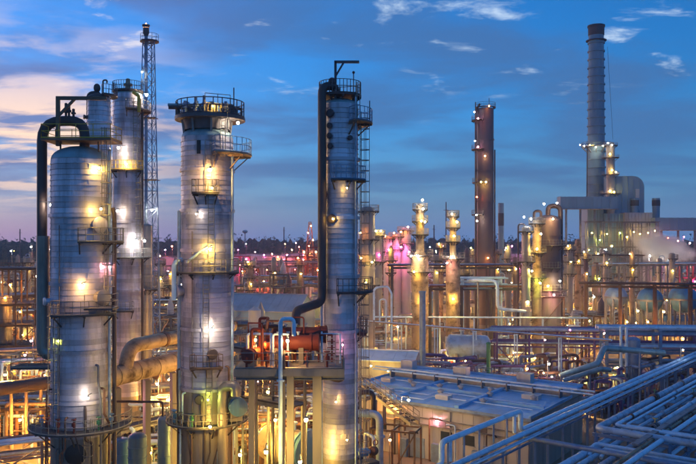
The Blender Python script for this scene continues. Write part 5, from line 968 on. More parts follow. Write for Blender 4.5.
for k, (px, d, rp, yt, mt, c) in enumerate(((352, 190, 3.2, 262, 'clad_far', 'orange'), (391, 196, 2.6, 252, 'tan', 'gold'), (436, 190, 3.0, 256, 'clad_far', 'white'), (441, 205, 2.2, 246, 'tan', 'gold'), (467, 188, 3.0, 254, 'brownv', 'pink'), (473, 230, 2.4, 250, 'clad_far', 'gold'), (497, 215, 2.6, 252, 'tan', 'orange'), (508, 190, 3.2, 250, 'clad_far', 'gold'), (515, 175, 2.2, 258, 'brownv', 'warm'), (570, 190, 3.0, 248, 'clad_far', 'gold'), (578, 225, 3.2, 244, 'tan', 'white'), (586, 200, 2.4, 254, 'brownv', 'gold'), (606, 215, 2.8, 252, 'clad_far', 'green'), (632, 220, 2.6, 256, 'tan', 'warm'), (672, 225, 2.8, 254, 'clad_far', 'pink'), (250, 215, 3.0, 264, 'tan', 'gold'), (274, 230, 2.8, 262, 'clad_far', 'warm'), (300, 210, 3.2, 260, 'brownv', 'orange'), (160, 200, 3.0, 262, 'clad_far', 'pink'), (172, 170, 3.4, 276, 'tan', 'gold'), (28, 205, 3.0, 258, 'clad_far', 'sod'), (60, 200, 3.0, 262, 'tan', 'gold'))):
    nb = {352: 'close behind the crane-armed tower', 391: 'in front of the magenta silos', 436: 'between the two pale stepped towers', 441: 'beyond the two pale stepped towers', 467: 'between the lamp-ringed tower and the tall brown column', 473: 'behind the tall brown column foot', 497: 'below the small dark-banded smokestack', 508: 'between the tall brown column and the brown vessels', 515: 'close beside the slim pale tower', 570: 'just past the fat brown vessel', 578: 'under the long flue duct', 586: 'between the long flue duct and the spheres', 606: 'before the square boiler house', 632: 'before the pale boiler house', 672: 'below the running flue duct', 250: 'beyond the warehouse by the crowned tower', 274: 'beyond the middle of the warehouse', 300: 'beyond the warehouse gable', 160: 'just past the flare mast', 172: 'between the flare mast and the crowned tower', 28: 'behind the four-level brown frame', 60: 'hidden behind the arched-pipe tower'}[px]
    mid_tower('slender %s tower %s' % ({'clad_far': 'silver', 'tan': 'tan', 'brownv': 'brown'}[mt], nb), px, d, rp, yt, mt, (((yt + 2, 0, 360, .8), (yt + 14, -170, -10, .9), (yt + 26, -170, -10, .9)), ((yt + 9, -160, 10, 1.1), (yt + 21, -190, -30, .9)), ((yt + 5, -150, 20, .9),))[k % 3], None, 2, 2 + k % 3, (0, .9, 0)[k % 3], headh=(None, 1.6, .3)[k % 3])
    if k % 2: lamp(P(px - 2, yt - 2, d - 1.5), c, '%s lamp on slender tower %s' % (CNAME[c], nb), LG, .8, .26, 90)
    lamp(P(px + 1, yt + 11 + 3 * (k % 4), d - rp * d / F - .9), 'gold', 'waist lamp on slender tower %s' % nb, LG, .9, .24, 90)
# external steelwork on the boiler houses
for px, d, nx, lab in ((595, 309, 2, 'open steel stair tower against the tall boiler house'), (614, 308, 3, 'open steelwork bolted to the square boiler house'), (640, 306, 4, 'open steelwork bolted to the pale boiler house')):
    f = frame('steel_frame', lab, 'steel frame', (X(px, d), d), nx, 1, 3.4, 2.6, [7, 14, 21, Z(222, d)], 0, 'steel', None, True, 'rail', True, .4, None, 'f')
    for i in range(3): beam('stair_stringer', f, (-nx * 1.7, -1.6, 7 * i + .2), (nx * 1.7, -1.6, 7 * i + 6.8), .3, .3, 'steel', 'box')
# warehouse
shed('long warehouse with a pale blue ridged roof between the two towers', (X(260, 152), 156), 19, 12, 10.4, 13.2, R(-14), 'duct', 'tankw', n=12, name='warehouse', win=6); occ(X(258, 152), 156, 13); occ(X(245, 156), 158, 13)
for px, y, c, lab in ((236, 322, 'white', 'white lamp at the warehouse wall by the crowned tower'), (262, 322, 'warm', 'warm lamp at the warehouse wall'), (283, 320, 'sod', 'amber lamp at the warehouse gable')): lamp(P(px, y, 146), c, lab, None, .5, .18, 90, 'pole')

# ================================================================== units that fill the yard
for x, y, r in ((X(81, D1), D1, 7), (X(207, D2), D2, 8), (X(340, D3), D3, 7), (X(99, 86), 86, 4), (X(128, 78), 78, 5), (X(149, 108), 108, 5), (X(146, 92), 92, 4), (X(12, 150), 150, 10), (X(384, 118), 120, 8), (X(422, 110), 110, 2.5), (X(468, 122), 122, 6), (X(381, 130), 130, 3)): occ(x, y, r)
for i in range(8):
    for j in range(6): q = bc + bat(i * 3.5, j * 3.6, 0); occ(q.x, q.y, 3)
for i in range(60): q = S1 - sU * 18 + sU * i * 2; occ(q.x, q.y, 4)
for k in (3.0, 10.0):
    for i in range(60): q = E1 + sV * k + sU * (i * 2 - 14); occ(q.x, q.y, 5)
for i in range(25): occ(X(498, 132) + i * 2, 134 - i * .18, 4); occ(X(606, 116) + i * 1.5, 117, 3)
for xx in range(-1, 24):
    q = G(70 + 7 * xx, 386 - 1.5 * xx, 8.6); occ(q.x, q.y, 3)
def free(x, y, r): return all((x - a) ** 2 + (y - b) ** 2 > (r + c) ** 2 for a, b, c in OCC)
def zone(x, y):
    px = CX + F * x / y
    near = y < 175
    if px < 165: s = 'beyond the arched-pipe tower'
    elif px < 330: s = 'between the crowned and crane-armed towers'
    elif px < 470: s = 'around the pale stepped towers'
    elif px < 575: s = 'around the brown vessels'
    else: s = 'below the great chimney'
    return px, s, near
PALC = {0: ['sod', 'gold', 'warm', 'warm', 'white'], 1: ['gold', 'warm', 'pink', 'mag', 'orange', 'white'], 2: ['gold', 'gold', 'warm', 'pink', 'white', 'sod'], 3: ['gold', 'warm', 'pink', 'sod', 'white'], 4: ['warm', 'pink', 'gold', 'sod', 'green', 'white']}
def palette(px, y):
    if y > 300 and 225 < px < 420: return ['mag', 'orange', 'red', 'pink', 'mag', 'orange', 'white']
    if y > 260 and 140 < px < 190: return ['mag', 'red', 'pink', 'warm']
    return PALC[0 if px < 165 else 1 if px < 330 else 2 if px < 470 else 3 if px < 575 else 4]
MATN = {'clad_far': 'silver', 'tan': 'tan', 'brownv': 'brown', 'tankw': 'pale', 'bluep': 'blue', 'clad_old': 'weathered', 'rust': 'rusty', 'teal': 'teal', 'steel': 'grey', 'steel_b': 'brown', 'steel_d': 'dark', 'bluesteel': 'blue-grey'}
NUM = {1: 'one', 2: 'two', 3: 'three', 4: 'four'}
def far_word(y): return 'near ' if y < 175 else 'middle ' if y < 270 else 'far '
NL = [0, 0]
def m_lamps(x, y, rad, n, zlo, zhi):
    px, s, near = zone(x, y); n = min(n, 1) if y > 160 else n
    if y > 160 and random.random() < .3: n = 0
    for q in range(n):
        a = random.random() * 6.28; c = random.choice(palette(px, y)); z = random.uniform(zlo, zhi); rr = (.12 + y * .0006) * random.uniform(.75, 1.2)
        lamp((x + rad * math.cos(a), y + rad * math.sin(a) * .7 - rad * .3, z), c, '%s pole lamp in the %sunits %s' % (CNAME[c], far_word(y), s), 'pole lamps in the units', (.7 + y * .0042) * random.uniform(.35, 1.3), rr, random.choice((0, 90, 180)), 'pole'); NL[0] += 1
    if NL[1] < 280:                                           # added low lights, bulbs mostly hidden, for an amber glow at ground level
        c = random.choice(['sod', 'sod', 'gold', 'warm']) if not (y > 290 and 225 < px < 420) else random.choice(['mag', 'orange', 'red'])
        t = lamp((x + random.uniform(-3, 3), y - rad * .6 - random.uniform(.5, 1.5), random.uniform(1.8, 3.4)), c, 'added low %s glow light in the %sunits %s' % (CNAME[c], far_word(y), s), 'added low glow lights in the units', (4.6 + y * .011) * random.uniform(.6, 1.3), .12 + y * .0005, 90, 'pole', 0, 'glow_light'); NL[1] += 1
def m_frame(x, y, far):
    px, s, near = zone(x, y); mat = random.choice(['steel', 'steel_b', 'steel', 'steel_d']); nl = random.choice((2, 3, 3) if y < 150 else (2, 3, 4)); tv = random.choice(['clad_far', 'tan', 'clad_old', 'brownv', 'tankw']); hs = [random.uniform(3.2, 4.6)]
    for _ in range(nl - 1): hs.append(hs[-1] + random.uniform(2.6, 4.0))
    b = random.uniform(3.6, 5); nx = random.choice((1, 2))
    f = frame('steel_frame', '%s-level %s frame topped by %s drum in %sunits %s' % (NUM[nl], MATN[mat], MATN[tv], far_word(y), s), 'steel frame', (x, y), nx, 1, b, b, hs, random.choice((0, .1, -.15, GA)), mat, 'process frames', True, 'rail', not far, .3, None, 'f' if far else 'fl')
    for z in hs[:-1] + [0.4]:
        if random.random() < .85: obj('exchanger_shell', MB().lathe([(.02, -2)] + [(.7, -1.9), (.7, -.9), (.78, -.9), (.78, -.7), (.7, -.7), (.7, 1.4), (.85, 1.4), (.85, 1.6), (.5, 2.0), (.02, 2.1)], 12, (random.uniform(-.8, .8), 0, z + 1.0), axis=(1, 0, 0)).mesh('exchanger_shell', random.choice(['clad_old', 'tan', 'bluep', 'clad_far', 'red'])), f)
    zt = hs[-1]; r = random.uniform(.6, 1.0)
    obj('top_vessel', MB().lathe([(r, zt + .2), (r, zt + random.uniform(1.6, 3.4))] + [(1e-3, zt + 3.9)], 14, (random.uniform(-1, 1), 0, 0)).mesh('top_vessel', tv), f)
    for _ in range(3 if far else 6):
        q = Vector((random.uniform(-nx * b / 2, nx * b / 2), -b / 2 - random.uniform(.2, .8), 0)); z1 = random.uniform(2, zt + 1.5); z2 = random.uniform(.5, z1)
        tubeobj('pipe', f, [q, q + Vector((0, 0, z1)), q + Vector((random.choice((-2.5, 2, 3)), .2, z1)), q + Vector((random.choice((-2.5, 3)), .2, z2))], random.uniform(.08, .2), random.choice(PM), .4, 8)
    m_lamps(x, y, nx * b * .5 + 1.2, 2, 2.5, zt + .5)
def m_drums(x, y, far):
    px, s, near = zone(x, y); mat = random.choice(['clad_far', 'tan', 'tankw', 'bluep', 'clad_old']); k = random.choice((1, 2)); a = random.choice(((1, .1), (U.x, U.y), (V.x, V.y)))
    for i in range(k):
        drum('horizontal_drum', '%s horizontal drum on saddles in the %sunits %s' % (MATN[mat], far_word(y), s), 'drum', (x + i * .6, y + (i - .5) * 3.6, random.uniform(1.9, 2.8)), random.uniform(.9, 1.4), random.uniform(4, 7), a, mat, 0, None, 'drums in the units', 0 if far else 3)
    m_lamps(x, y, 4, 1, 3, 6)
def m_vessels(x, y, far):
    px, s, near = zone(x, y); mat = random.choice(['clad_far', 'tan', 'brownv', 'clad_old', 'tankw']); top = 0
    for i in range(random.choice((1, 2))):
        h = random.uniform(8, 17) if far else random.uniform(5, 11); r = random.uniform(.7, 1.4)
        v = vessel('standing_vessel', '%s ringed standing vessel in the %sunits %s' % (MATN[mat], far_word(y), s), 'vessel', x + i * 4 - 2, y + random.uniform(-1, 1), r, 1.2, h, mat, 'standing vessels', 3)
        platform(v, h * .72, -170, -10, .8, r, True); top = h
        tubeobj('overhead_pipe', v, [(0, 0, h + r * .3), (0, 0, h + 1.3), (r + .5, -.2, h + 1.3), (r + .5, -.2, 1)], .15, random.choice(PM), .5, 8)
    m_lamps(x, y, 2.6, 2, 2.5, top)
def m_cooler(x, y, far):
    px, s, near = zone(x, y); n = random.choice((2, 3, 4)); hm_ = random.choice(['clad_far', 'tankw', 'bluep', 'tan']); t = thing('air_cooler', 'air cooler with %s %s hoods in %sunits %s' % (NUM[n], MATN[hm_], far_word(y), s), 'air cooler', (x, y, 0), random.choice((0, .1, -.1)), 'air coolers'); h = random.uniform(4.5, 7); w_ = 3.4
    for i in range(n + 1):
        for k in (-1, 1): beam('leg', t, (-n * w_ / 2 + i * w_, k * 2.2, 0), (-n * w_ / 2 + i * w_, k * 2.2, h), .26, .26, 'steel')
    obj('tube_bundle', MB().box((0, 0, h + .5), (n * w_ + .3, 4.8, .9)).mesh('tube_bundle', 'tankw'), t)
    for i in range(n): obj('fan_hood', MB().lathe([(1.6, 0), (1.25, .7), (1.25, 1.0), (1.1, 1.0), (1.1, .4)], 16, (-n * w_ / 2 + (i + .5) * w_, 0, h + .95)).mesh('fan_hood', hm_), t)
    railmesh('railing', t, [(-n * w_ / 2, -2.6, h + .9), (n * w_ / 2, -2.6, h + .9)])
    for k in range(4): tubeobj('header_pipe', t, [(-5 + k * 2.6, -2.6, h + .5), (-5 + k * 2.6, -3.2, h + .5), (-5 + k * 2.6, -3.2, 1)], .16, random.choice(PM), .3, 8)
    m_lamps(x, y, 3.5, 2, 2.0, h - .6)
def m_manifold(x, y, far, label=None, n=None, w_=5.0, lamps=True, mats=None, zm=5.5):
    px, s, near = zone(x, y); pm = random.choice(['rust', 'pipe_w', 'tan', 'pipe', 'darkpipe', 'steel']); vm = random.choice(['red', 'bluep', 'steel_d', 'green', 'yellow'])
    nm = {'rust': 'rusty', 'pipe_w': 'pale', 'tan': 'tan', 'pipe': 'grey', 'darkpipe': 'dark', 'steel': 'steel'}[pm]; vn = {'red': 'red', 'bluep': 'blue', 'steel_d': 'black', 'green': 'green', 'yellow': 'yellow'}[vm]
    t = thing('pipe_manifold', label or 'knot of %s pipes with %s valves in %sunits %s' % (nm, vn, far_word(y), s), 'pipework', (x, y, 0), random.choice((0, GA, -.2)), None if label else 'pipe manifolds')
    for i in range(n or (7 if far else 13)):
        q = Vector((random.uniform(-w_, w_), random.uniform(-2.5, 2.5), 0)); z1 = random.uniform(1, zm); dx_ = random.choice((-1, 1)) * random.uniform(2, 6); dy_ = random.uniform(-2, 2); r = random.uniform(.08, .26)
        pts = [q, q + Vector((0, 0, z1)), q + Vector((dx_, 0, z1)), q + Vector((dx_, dy_, z1)), q + Vector((dx_, dy_, 0))]
        tubeobj('pipe', t, pts, r, random.choice(mats or PM + [pm] * 6), .4, 8)
        if i % 3 == 0: obj('valve', MB().lathe([(r * 1.1, -.3), (r * 1.9, -.25), (r * 1.9, .25), (r * 1.1, .3)], 8, q + Vector((0, 0, z1 * .5))).mesh('valve', vm), t)
    if lamps: m_lamps(x, y, 4, 2, 2.5, 6)
def m_tank(x, y, far):
    px, s, near = zone(x, y); r = random.uniform(4, 7); h = random.uniform(6, 10); mat = random.choice(['tankw', 'tankw', 'bluep', 'clad_far'])
    t = thing('storage_tank', '%s cone-roofed storage tank in the %sunits %s' % (MATN[mat], far_word(y), s), 'tank', (x, y, 0), 0, 'storage tanks'); occ(x, y, r)
    n = 4
    for i in range(n): obj('shell_course', MB().lathe([(r + .02 * (n - i), h * i / n), (r + .02 * (n - i), h * (i + 1) / n - .04), (r - .05, h * (i + 1) / n - .03)], 32).mesh('shell_course', mat), t)
    o = obj('roof', MB().lathe([(r + .1, h), (r + .1, h + .12), (.05, h + r * .12)], 32).mesh('roof', mat), t); railmesh('railing', o, [pol(r, 24 * k, h + .1) for k in range(16)])
    m_lamps(x, y, r + 1.5, 2, 3, h + 1)
rnd = random.Random(5); random.seed(77)
for px, d, lab in ((8, 92, 'pipework under the dark header at the yard edge'), (30, 104, 'pipework beyond the blue drums'), (60, 98, 'pipework glimpsed beside the arched-pipe tower'), (130, 84, 'pipework around the blue barrels'), (160, 92, 'pipework under the huge tan duct'), (172, 80, 'pipework between the slim blue-green vessel and the crowned tower'), (243, 84, 'pipework beside the crowned tower foot'), (262, 94, 'pipework beneath the high walkway'), (282, 88, 'pipework behind the fat yellow-lit drum'), (300, 98, 'pipework behind the stout deck legs'), (252, 104, 'pipework between the walkways and the warehouse'), (296, 112, 'pipework beyond the exchanger deck'), (236, 96, 'pipework behind the crowned tower'), (365, 98, 'pipework by the stair landing'), (440, 122, 'pipework between the vent pipe and the long storage drum'), (505, 116, 'pipework behind the green post'), (530, 110, 'pipework around the orange lamp behind the blue roof'), (400, 132, 'pipework behind the white gabled block'), (450, 138, 'pipework behind the long storage drum'), (560, 112, 'pipework under the sloping teal pipes'), (595, 122, 'pipework beneath the violet rack')):
    m_manifold(X(px, d), d, False, 'tangled ' + lab, 20, 4.0, px > 330); occ(X(px, d), d, 2)
for px, d, lab in ((432, 116, 'violet pipework between the white gabled block and the vent pipe'), (458, 112, 'violet pipework before the long storage drum'), (480, 114, 'violet pipework beside the green post'), (500, 109, 'violet pipework close behind the blue roof'), (518, 113, 'violet pipework before the violet rack'), (540, 107, 'violet pipework beside the orange lamp'), (556, 118, 'violet pipework under the violet rack'), (575, 110, 'violet pipework behind the sloping teal pipes'), (600, 108, 'violet pipework below the portal rack'), (650, 112, 'violet pipework between the portal rack legs'), (675, 120, 'violet pipework before the largest sphere'), (410, 124, 'violet pipework behind the white gabled block'), (350, 108, 'violet pipework behind the crane-armed tower')):
    m_manifold(X(px, d), d, False, 'tangled ' + lab, 22, 3.0, False, ['violet', 'violet', 'bluesteel', 'darkpipe', 'pipe', 'steel', 'rust'], 7.0 if d > 110 else 5.0); occ(X(px, d), d, 2)
for i in range(22): q = X(600 + i * 5, 140); occ(q, 142, 5)
FR = lambda x, y: True
yy = 112.0; nmod = 0
while yy < 430:
    step = 8.8 + yy * .020; half = yy * .49; xx = -half + rnd.random() * step
    while xx < half:
        x, y = xx + rnd.uniform(-2, 2), yy + rnd.uniform(-3, 3); far = y > 215
        if free(x, y, 2.2 if not far else 3.0):
            k = rnd.random(); px = CX + F * x / y
            if 330 < px < 600 and y < 150: k = .5 + k * .5 if rnd.random() < .6 else k
            (m_frame if k < .33 else m_drums if k < .46 else m_vessels if k < .60 else m_cooler if k < .70 else m_manifold if k < (.90 if not far else .82) else (m_tank if far and free(x, y, 8) else m_manifold))(x, y, far); occ(x, y, 3); nmod += 1
        xx += step
    yy += step * .95
# ================================================================== far tanks, sheds, lights
for k, (px, d, r, h, mat, lab) in enumerate(((252, 520, 13, 12, 'tankw', 'wide white tank lit pink in the far tank farm'), (282, 470, 12, 12, 'clad_far', 'magenta-lit tank in the far tank farm'), (300, 500, 12, 13, 'bluep', 'blue tank in the far tank farm'), (266, 560, 14, 11, 'tankw', 'pale tank behind the others in the far tank farm'), (316, 450, 8, 16, 'clad_far', 'tall orange-lit tank in the far tank farm'), (517, 470, 16, 13, 'tankw', 'wide pinkish tank far beyond the brown vessels'), (166, 460, 10, 12, 'tankw', 'white tank glimpsed beyond the flare mast'), (440, 520, 14, 11, 'tankw', 'pale tank far beyond the stepped towers'))):
    t = thing('storage_tank', lab, 'tank', (X(px, d), d, 0)); n = 5
    for i in range(n): obj('shell_course', MB().lathe([(r + .03 * (n - i), h * i / n), (r + .03 * (n - i), h * (i + 1) / n - .06), (r - .05, h * (i + 1) / n - .05)], 36).mesh('shell_course', mat), t)
    o = obj('roof', MB().lathe([(r + .15, h), (r + .15, h + .2), (.05, h + r * .1)], 36).mesh('roof', mat), t); railmesh('railing', o, [pol(r, 20 * q, h + .2) for q in range(19)], 'rail', 1.2, .06)
    ladder_ = MB()
    for q in range(24): a = -100 + q * 2.6; ladder_.bar(pol(r, a, h * q / 24), pol(r + 1.2, a, h * q / 24), .5, .1)
    obj('spiral_stair', ladder_.mesh('spiral_stair', 'steel'), t)
for px, d, nl, c, lab in ((240, 400, 3, 'mag', 'red scaffold frame in the far tank farm by the crowned tower'), (268, 385, 2, 'orange', 'low red scaffold frame before the magenta-lit tank'), (296, 390, 3, 'red', 'red scaffold frame beside the blue far tank'), (318, 380, 4, 'orange', 'tallest red scaffold frame behind the dark overhead pipe'), (384, 260, 3, 'orange', 'red scaffold frame beside the magenta silos'), (402, 262, 4, 'mag', 'taller red scaffold frame among the magenta silos'), (414, 270, 3, 'pink', 'red scaffold frame behind the pale stepped tower'), (518, 400, 2, 'mag', 'red scaffold frame beyond the slim pale tower'), (690, 285, 3, 'mag', 'red scaffold frame beneath the running flue duct')):
    frame('steel_frame', lab, 'steel frame', (X(px, d), d), 2, 1, 5, 5, [5 + 5 * i for i in range(nl)], 0, 'red', None, True, 'red', True, .5, None, 'f')
    for i in range(3): lamp((X(px, d) - 4 + 4 * i, d - 4.2, 3.5 + 5 * (i % nl)), c, '%s lamp on the %s' % (CNAME[c], lab[:lab.index('frame') + 5]), 'lamps on the red scaffolds', 5.5, .4, 90)
t = thing('flare_mast', 'slim orange-lit derrick in the far tank farm', 'derrick', (X(310, 420), 420, 0)); zt = Z(222, 420)
for a in (45, 135, 225, 315): obj('leg', MB().bar(pol(5, a, 0), pol(.8, a, zt), .4, .4).mesh('leg', 'steel_b', False), t)
for i in range(7):
    k, k2 = i / 7, (i + 1) / 7
    for a in (45, 135, 225, 315):
        beam('brace', t, pol(5 - 4.2 * k, a, zt * k), pol(5 - 4.2 * k2, a + 90, zt * k2), .22, .22, 'steel_b', 'box'); beam('brace', t, pol(5 - 4.2 * k2, a, zt * k2), pol(5 - 4.2 * k2, a + 90, zt * k2), .22, .22, 'steel_b', 'box')
for i, (px, y, d) in enumerate(((311, 226, 416), (308, 233, 414), (313, 240, 414), (309, 246, 412))): lamp(P(px, y, d), ('orange', 'red')[i % 2], '%s lamp on the orange-lit derrick' % ('upper orange', 'upper red', 'lower orange', 'lower red')[i], None, 1.6, .5, 90)
FL = [(246, 244, 505, 'white', 14), (238, 250, 480, 'mag', 10), (255, 252, 490, 'pink', 8), (232, 246, 500, 'mag', 8), (264, 255, 470, 'mag', 10), (272, 254, 455, 'red', 10), (278, 257, 455, 'orange', 8), (287, 255, 455, 'mag', 12), (292, 250, 455, 'orange', 10), (299, 247, 450, 'red', 8), (304, 252, 440, 'orange', 10), (316, 252, 430, 'orange', 10), (285, 244, 500, 'orange', 6), (296, 243, 500, 'pink', 6), (512, 246, 448, 'mag', 12), (524, 247, 448, 'mag', 10), (505, 250, 440, 'pink', 6), (165, 250, 440, 'mag', 10), (172, 246, 450, 'red', 8), (160, 256, 430, 'orange', 8), (436, 251, 500, 'white', 6), (443, 246, 520, 'pink', 5), (430, 247, 520, 'cool', 5), (466, 249, 480, 'warm', 6)]
for px, y, d, c, pw in FL: lamp(P(px, y, d), c, '%s floodlight on a pole in the far tank farm' % CNAME[c], 'floodlights of the far tank farm', pw * (1.1 if c in ('mag', 'red', 'orange') else .2), .42, 90, 'pole', 0, 'floodlight')
rl = random.Random(3)
for i in range(24):
    px = rl.uniform(0, 696); d = rl.uniform(440, 640); c = rl.choice(['white', 'warm', 'cool', 'sod', 'warm', 'pink']); lamp(P(px, 0, d).xy.to_3d() + Vector((0, 0, rl.uniform(4, 17))), c, '%s street lamp far out towards the treeline' % CNAME[c], 'far street lamps', .5, .26, 90, 'pole', 0, 'street_lamp')
for px, y, d, c, pw, lab in ((31, 247, 230, 'white', 2.5, 'white lamp on a mast at the edge of the yard beyond the brown frame'), (11, 251, 300, 'cool', 1.5, 'cold lamp far beyond the brown frame'), (31, 341, 118, 'pink', 1.4, 'pinkish lamp on a pole beyond the dark header'), (25, 355, 112, 'pink', 1.2, 'rosy lamp on a pole close beyond the dark header'), (36, 457, 80, 'warm', 2.4, 'bright warm lamp on a short pole at the roadside below the low pipe rack'), (116.5, 400, 74, 'pink', 1.2, 'rose lamp on a pole between the arched-pipe tower and the slim blue-green vessel'), (150, 453, 74, 'gold', .8, 'small golden lamp at the foot of the banded blue barrel'), (157, 384, 96, 'warm', 3.0, 'broad warm lamp under the huge tan duct'), (142, 396, 92, 'gold', 1.6, 'golden lamp below the bend of the huge tan duct'), (176, 392, 96, 'gold', 1.6, 'golden lamp under the huge tan duct by the crowned tower'), (10, 440, 84, 'sod', 2.2, 'amber lamp over the low pipe rack at the yard edge'), (72, 430, 88, 'sod', 2.0, 'amber lamp behind the lowest platform of the arched-pipe tower'), (44, 425, 92, 'sod', 2.0, 'amber lamp between the dark header and the arched-pipe tower'), (250, 418, 80, 'gold', 2.2, 'golden lamp over the pale drum beneath the walkways'), (275, 420, 70, 'gold', 2.0, 'golden lamp above the fat yellow-lit drum'), (268, 392, 76, 'gold', 1.8, 'golden lamp on the lower walkway under the exchanger deck'), (245, 372, 78, 'sod', 1.8, 'amber lamp under the high walkway by the crowned tower'), (190, 440, 80, 'gold', 2.0, 'golden lamp by the low rack beneath the crowned tower'), (255, 340, 82, 'gold', 1.4, 'golden lamp above the high walkway'), (60, 452, 82, 'sod', 2.6, 'amber lamp at the foot of the arched-pipe tower'), (100, 440, 84, 'gold', 2.4, 'golden lamp behind the pale silver pot'), (20, 420, 88, 'sod', 2.6, 'amber lamp under the dark header'), (5, 375, 104, 'gold', 2.6, 'golden lamp beyond the dark header at the yard edge'), (45, 395, 98, 'gold', 2.4, 'golden lamp beyond the dark header by the arched-pipe tower'), (168, 400, 92, 'sod', 2.6, 'amber lamp under the tan duct piers'), (240, 455, 70, 'gold', 2.4, 'golden lamp on the ground beside the crowned tower'), (300, 462, 58, 'gold', 1.6, 'golden lamp added to warm the stout deck legs'), (266, 452, 50, 'gold', 1.2, 'golden lamp added on a pole to warm the deck legs'), (306, 420, 49.5, 'gold', .7, 'golden lamp added before the exchanger deck to warm its legs'), (318, 440, 64, 'sod', 1.6, 'amber lamp behind the stout deck legs'), (225, 440, 84, 'gold', 2.0, 'golden lamp behind the crowned tower foot'), (262, 375, 88, 'sod', 2.2, 'amber lamp beyond the high walkway'), (288, 395, 80, 'sod', 2.0, 'amber lamp beneath the exchanger deck'), (390, 440, 74, 'orange', .6, 'dim orange lamp inside the open frame at the stairs'), (10, 285, 147, 'orange', 2.0, 'orange lamp in the top bay of the four-level brown frame'), (5, 298, 147, 'sod', 2.0, 'amber lamp in the second bay of the four-level brown frame'), (20, 312, 147, 'sod', 2.0, 'amber lamp low in the four-level brown frame'), (627, 322, 150, 'sod', 3.0, 'amber lamp in the bay beside the storage sphere'), (638, 311, 158, 'warm', 2.4, 'warm lamp between two storage spheres'), (594, 297, 162, 'white', 2.0, 'white lamp on the rack near the smallest storage sphere'), (664, 312, 156, 'warm', 2.2, 'warm lamp under the largest storage sphere'), (648, 322, 150, 'orange', 2.0, 'orange lamp in front of the storage spheres')):  # golden lamps at the deck legs are added to warm them
    lamp(P(px, y, d), c, lab, None, pw * (1.9 if c in ('sod', 'gold') and d < 120 else 1), .18 + .0006 * d, 90, 'pole')
# ================================================================== horizon: trees, masts, water tower
def treeline():
    b = MB(); q = random.Random(8)
    for d, h0, h1, sp in ((640, 9, 15, 9), (760, 15, 20, 9), (900, 20, 28, 8), (1010, 22, 31, 8)):
        x = -d * .52
        while x < d * .52:
            h = q.uniform(h0, h1) * (1 + .12 * math.sin(x * .013 + d)); w_ = q.uniform(4, 7); yd = d + q.uniform(-25, 25)
            for _ in range(46):
                a, e, rr = q.random() * 6.28, q.uniform(-1, 1), q.random() ** .4; c = Vector((x + w_ * rr * math.cos(a) * math.sqrt(1 - e * e), yd + w_ * rr * math.sin(a) * .6, h * .6 + h * .4 * rr * e)); s = q.uniform(.9, 2.2)
                n = [Vector((q.uniform(-1, 1), q.uniform(-1, 1), q.uniform(-1, 1))) * s for _ in range(3)]; b.add([c + n[0], c + n[1], c + n[2]], [(0, 1, 2)])
            b.tube([(x, yd, 0), (x + q.uniform(-.5, .5), yd, h * .7)], [.45, .15], 5, False); x += q.uniform(.6, 1.3) * sp
    tag(obj('treeline', b.mesh('treeline', 'tree', False)), 'dark wood along the whole horizon', kind='stuff')
    g = MB()                                                        # dense undergrowth between the trunks
    for d, h in ((655, 8), (790, 13), (930, 18), (1040, 22)):
        x = -d * .55; prev = None
        while x < d * .55:
            p = (x, d + q.uniform(-12, 12), h * q.uniform(.75, 1.1)); 
            if prev: g.add([(prev[0], prev[1], 0), (p[0], p[1], 0), p, prev, (prev[0], prev[1] + 14, 0), (p[0], p[1] + 14, 0)], [(0, 1, 2, 3), (3, 2, 5, 4)])
            prev = p; x += q.uniform(2, 5)
    tag(obj('undergrowth', g.mesh('undergrowth', 'tree', False)), 'dense dark undergrowth between the horizon trees', kind='stuff')
treeline()
def water_tower(px, ytop, d):
    t = thing('water_tower', 'bulb-topped water tower on the wooded horizon', 'water tower', (X(px, d), d, 0)); zt = Z(ytop, d); obj('stem', MB().lathe([(1.4, 0), (.7, 6), (.6, zt - 4), (1.4, zt - 3)], 14).mesh('stem', 'tankw'), t); obj('bowl', MB().ball((0, 0, zt - 1.8), 3.0, 18, 10, .6).mesh('bowl', 'tankw'), t)
water_tower(245, 230, 820)
for px, yt, d, lab in ((20, 229, 640, 'thin radio mast beyond the wood by the arched-pipe tower'), (284, 227, 700, 'thin radio mast on the horizon between the towers'), (446, 202, 420, 'tall radio mast behind the pale stepped towers'), (434, 225, 600, 'short radio mast behind the pale stepped towers')):
    t = thing('radio_mast', lab, 'mast', (X(px, d), d, 0)); zt = Z(yt, d); s = .35 if d < 500 else .5
    for a in (-150, -30, 90): q = pol(s, a); rod('leg', t, (q.x, q.y, 0), (q.x * .5, q.y * .5, zt), .12 if d < 500 else .2, 'steel_d')
    for i in range(int(zt / 2.5)): a = (-150, -30, 90)[i % 3]; q, r_ = pol(s, a), pol(s, a + 120); beam('brace', t, (q.x, q.y, i * 2.5), (r_.x, r_.y, i * 2.5 + 2.5), .14, .14, 'steel_d', 'box')
    rod('crossarm', t, (-1.4, 0, zt * .9), (1.4, 0, zt * .9), .15, 'steel_d')
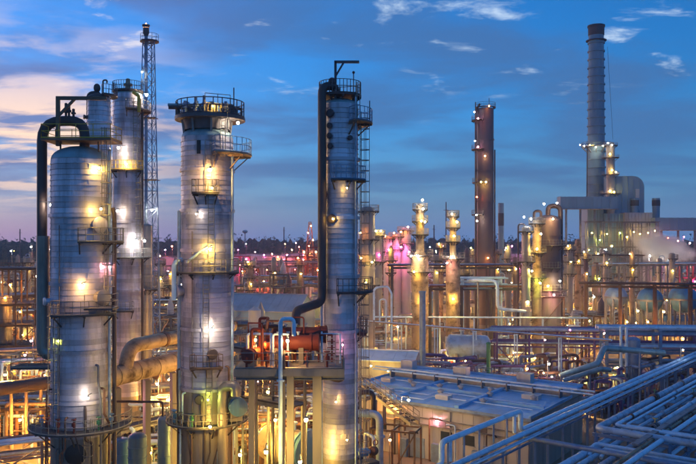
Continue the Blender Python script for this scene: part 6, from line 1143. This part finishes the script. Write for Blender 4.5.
# ================================================================== steam from the boiler houses
def steam():
    c = P(662, 247, 292); b = MB().ball((0, 0, 0), 1.0, 24, 16); m = bpy.data.materials.new('steam'); m.use_nodes = True; t = m.node_tree
    for n in list(t.nodes): t.nodes.remove(n)
    o = t.nodes.new('ShaderNodeOutputMaterial'); v = t.nodes.new('ShaderNodeVolumePrincipled'); v.inputs['Color'].default_value = (.95, .95, .95, 1); v.inputs['Anisotropy'].default_value = .2
    tc_ = t.nodes.new('ShaderNodeTexCoord'); no = t.nodes.new('ShaderNodeTexNoise'); no.inputs['Scale'].default_value = 1.9; no.inputs['Detail'].default_value = 5; no.inputs['Roughness'].default_value = .62; t.links.new(tc_.outputs['Object'], no.inputs[0])
    ln = t.nodes.new('ShaderNodeVectorMath'); ln.operation = 'LENGTH'; t.links.new(tc_.outputs['Object'], ln.inputs[0])
    su = t.nodes.new('ShaderNodeMath'); su.operation = 'MULTIPLY_ADD'; t.links.new(ln.outputs['Value'], su.inputs[0]); su.inputs[1].default_value = -.62; su.inputs[2].default_value = .06
    ad = t.nodes.new('ShaderNodeMath'); ad.operation = 'ADD'; t.links.new(no.outputs[0], ad.inputs[0]); t.links.new(su.outputs[0], ad.inputs[1])
    mr = t.nodes.new('ShaderNodeMapRange'); t.links.new(ad.outputs[0], mr.inputs[0]); mr.inputs[1].default_value = .0; mr.inputs[2].default_value = .3; mr.inputs[4].default_value = .34; t.links.new(mr.outputs[0], v.inputs['Density']); t.links.new(v.outputs[0], o.inputs['Volume'])
    s = obj('steam', b.mesh('steam', m), None, Matrix.Translation(c) @ Matrix.Rotation(.35, 4, 'Y') @ Matrix.Diagonal((14, 8, 7.5, 1))); tag(s, 'white steam plume drifting in front of the boiler houses', 'steam', None, 'stuff')
steam()
for px, y, c, lab in ((650, 256, 'cool', 'added cold light brightening the steam by the pale boiler house'), (672, 257, 'cool', 'added cold light brightening the steam under the running flue duct'), (660, 262, 'gold', 'added golden light brightening the steam plume from beneath')): lamp(P(px, y, 281), c, lab, None, 8.0, .36, 90, 'pole', 0, 'floodlight')  # lamps added to brighten the steam volume
# ================================================================== evening air
hzb = MB().box((0, 570, 62), (1500, 1440, 128)); hm = bpy.data.materials.new('haze'); hm.use_nodes = True
for n_ in list(hm.node_tree.nodes): hm.node_tree.nodes.remove(n_)
ho = hm.node_tree.nodes.new('ShaderNodeOutputMaterial'); hv = hm.node_tree.nodes.new('ShaderNodeVolumePrincipled'); hv.inputs['Color'].default_value = (.62, .80, 1.0, 1); hv.inputs['Density'].default_value = 0.00022; hv.inputs['Anisotropy'].default_value = 0.3
hm.node_tree.links.new(hv.outputs[0], ho.inputs['Volume'])
tag(obj('haze', hzb.mesh('haze', hm, False)), 'thin blue evening haze over the plant', kind='stuff')
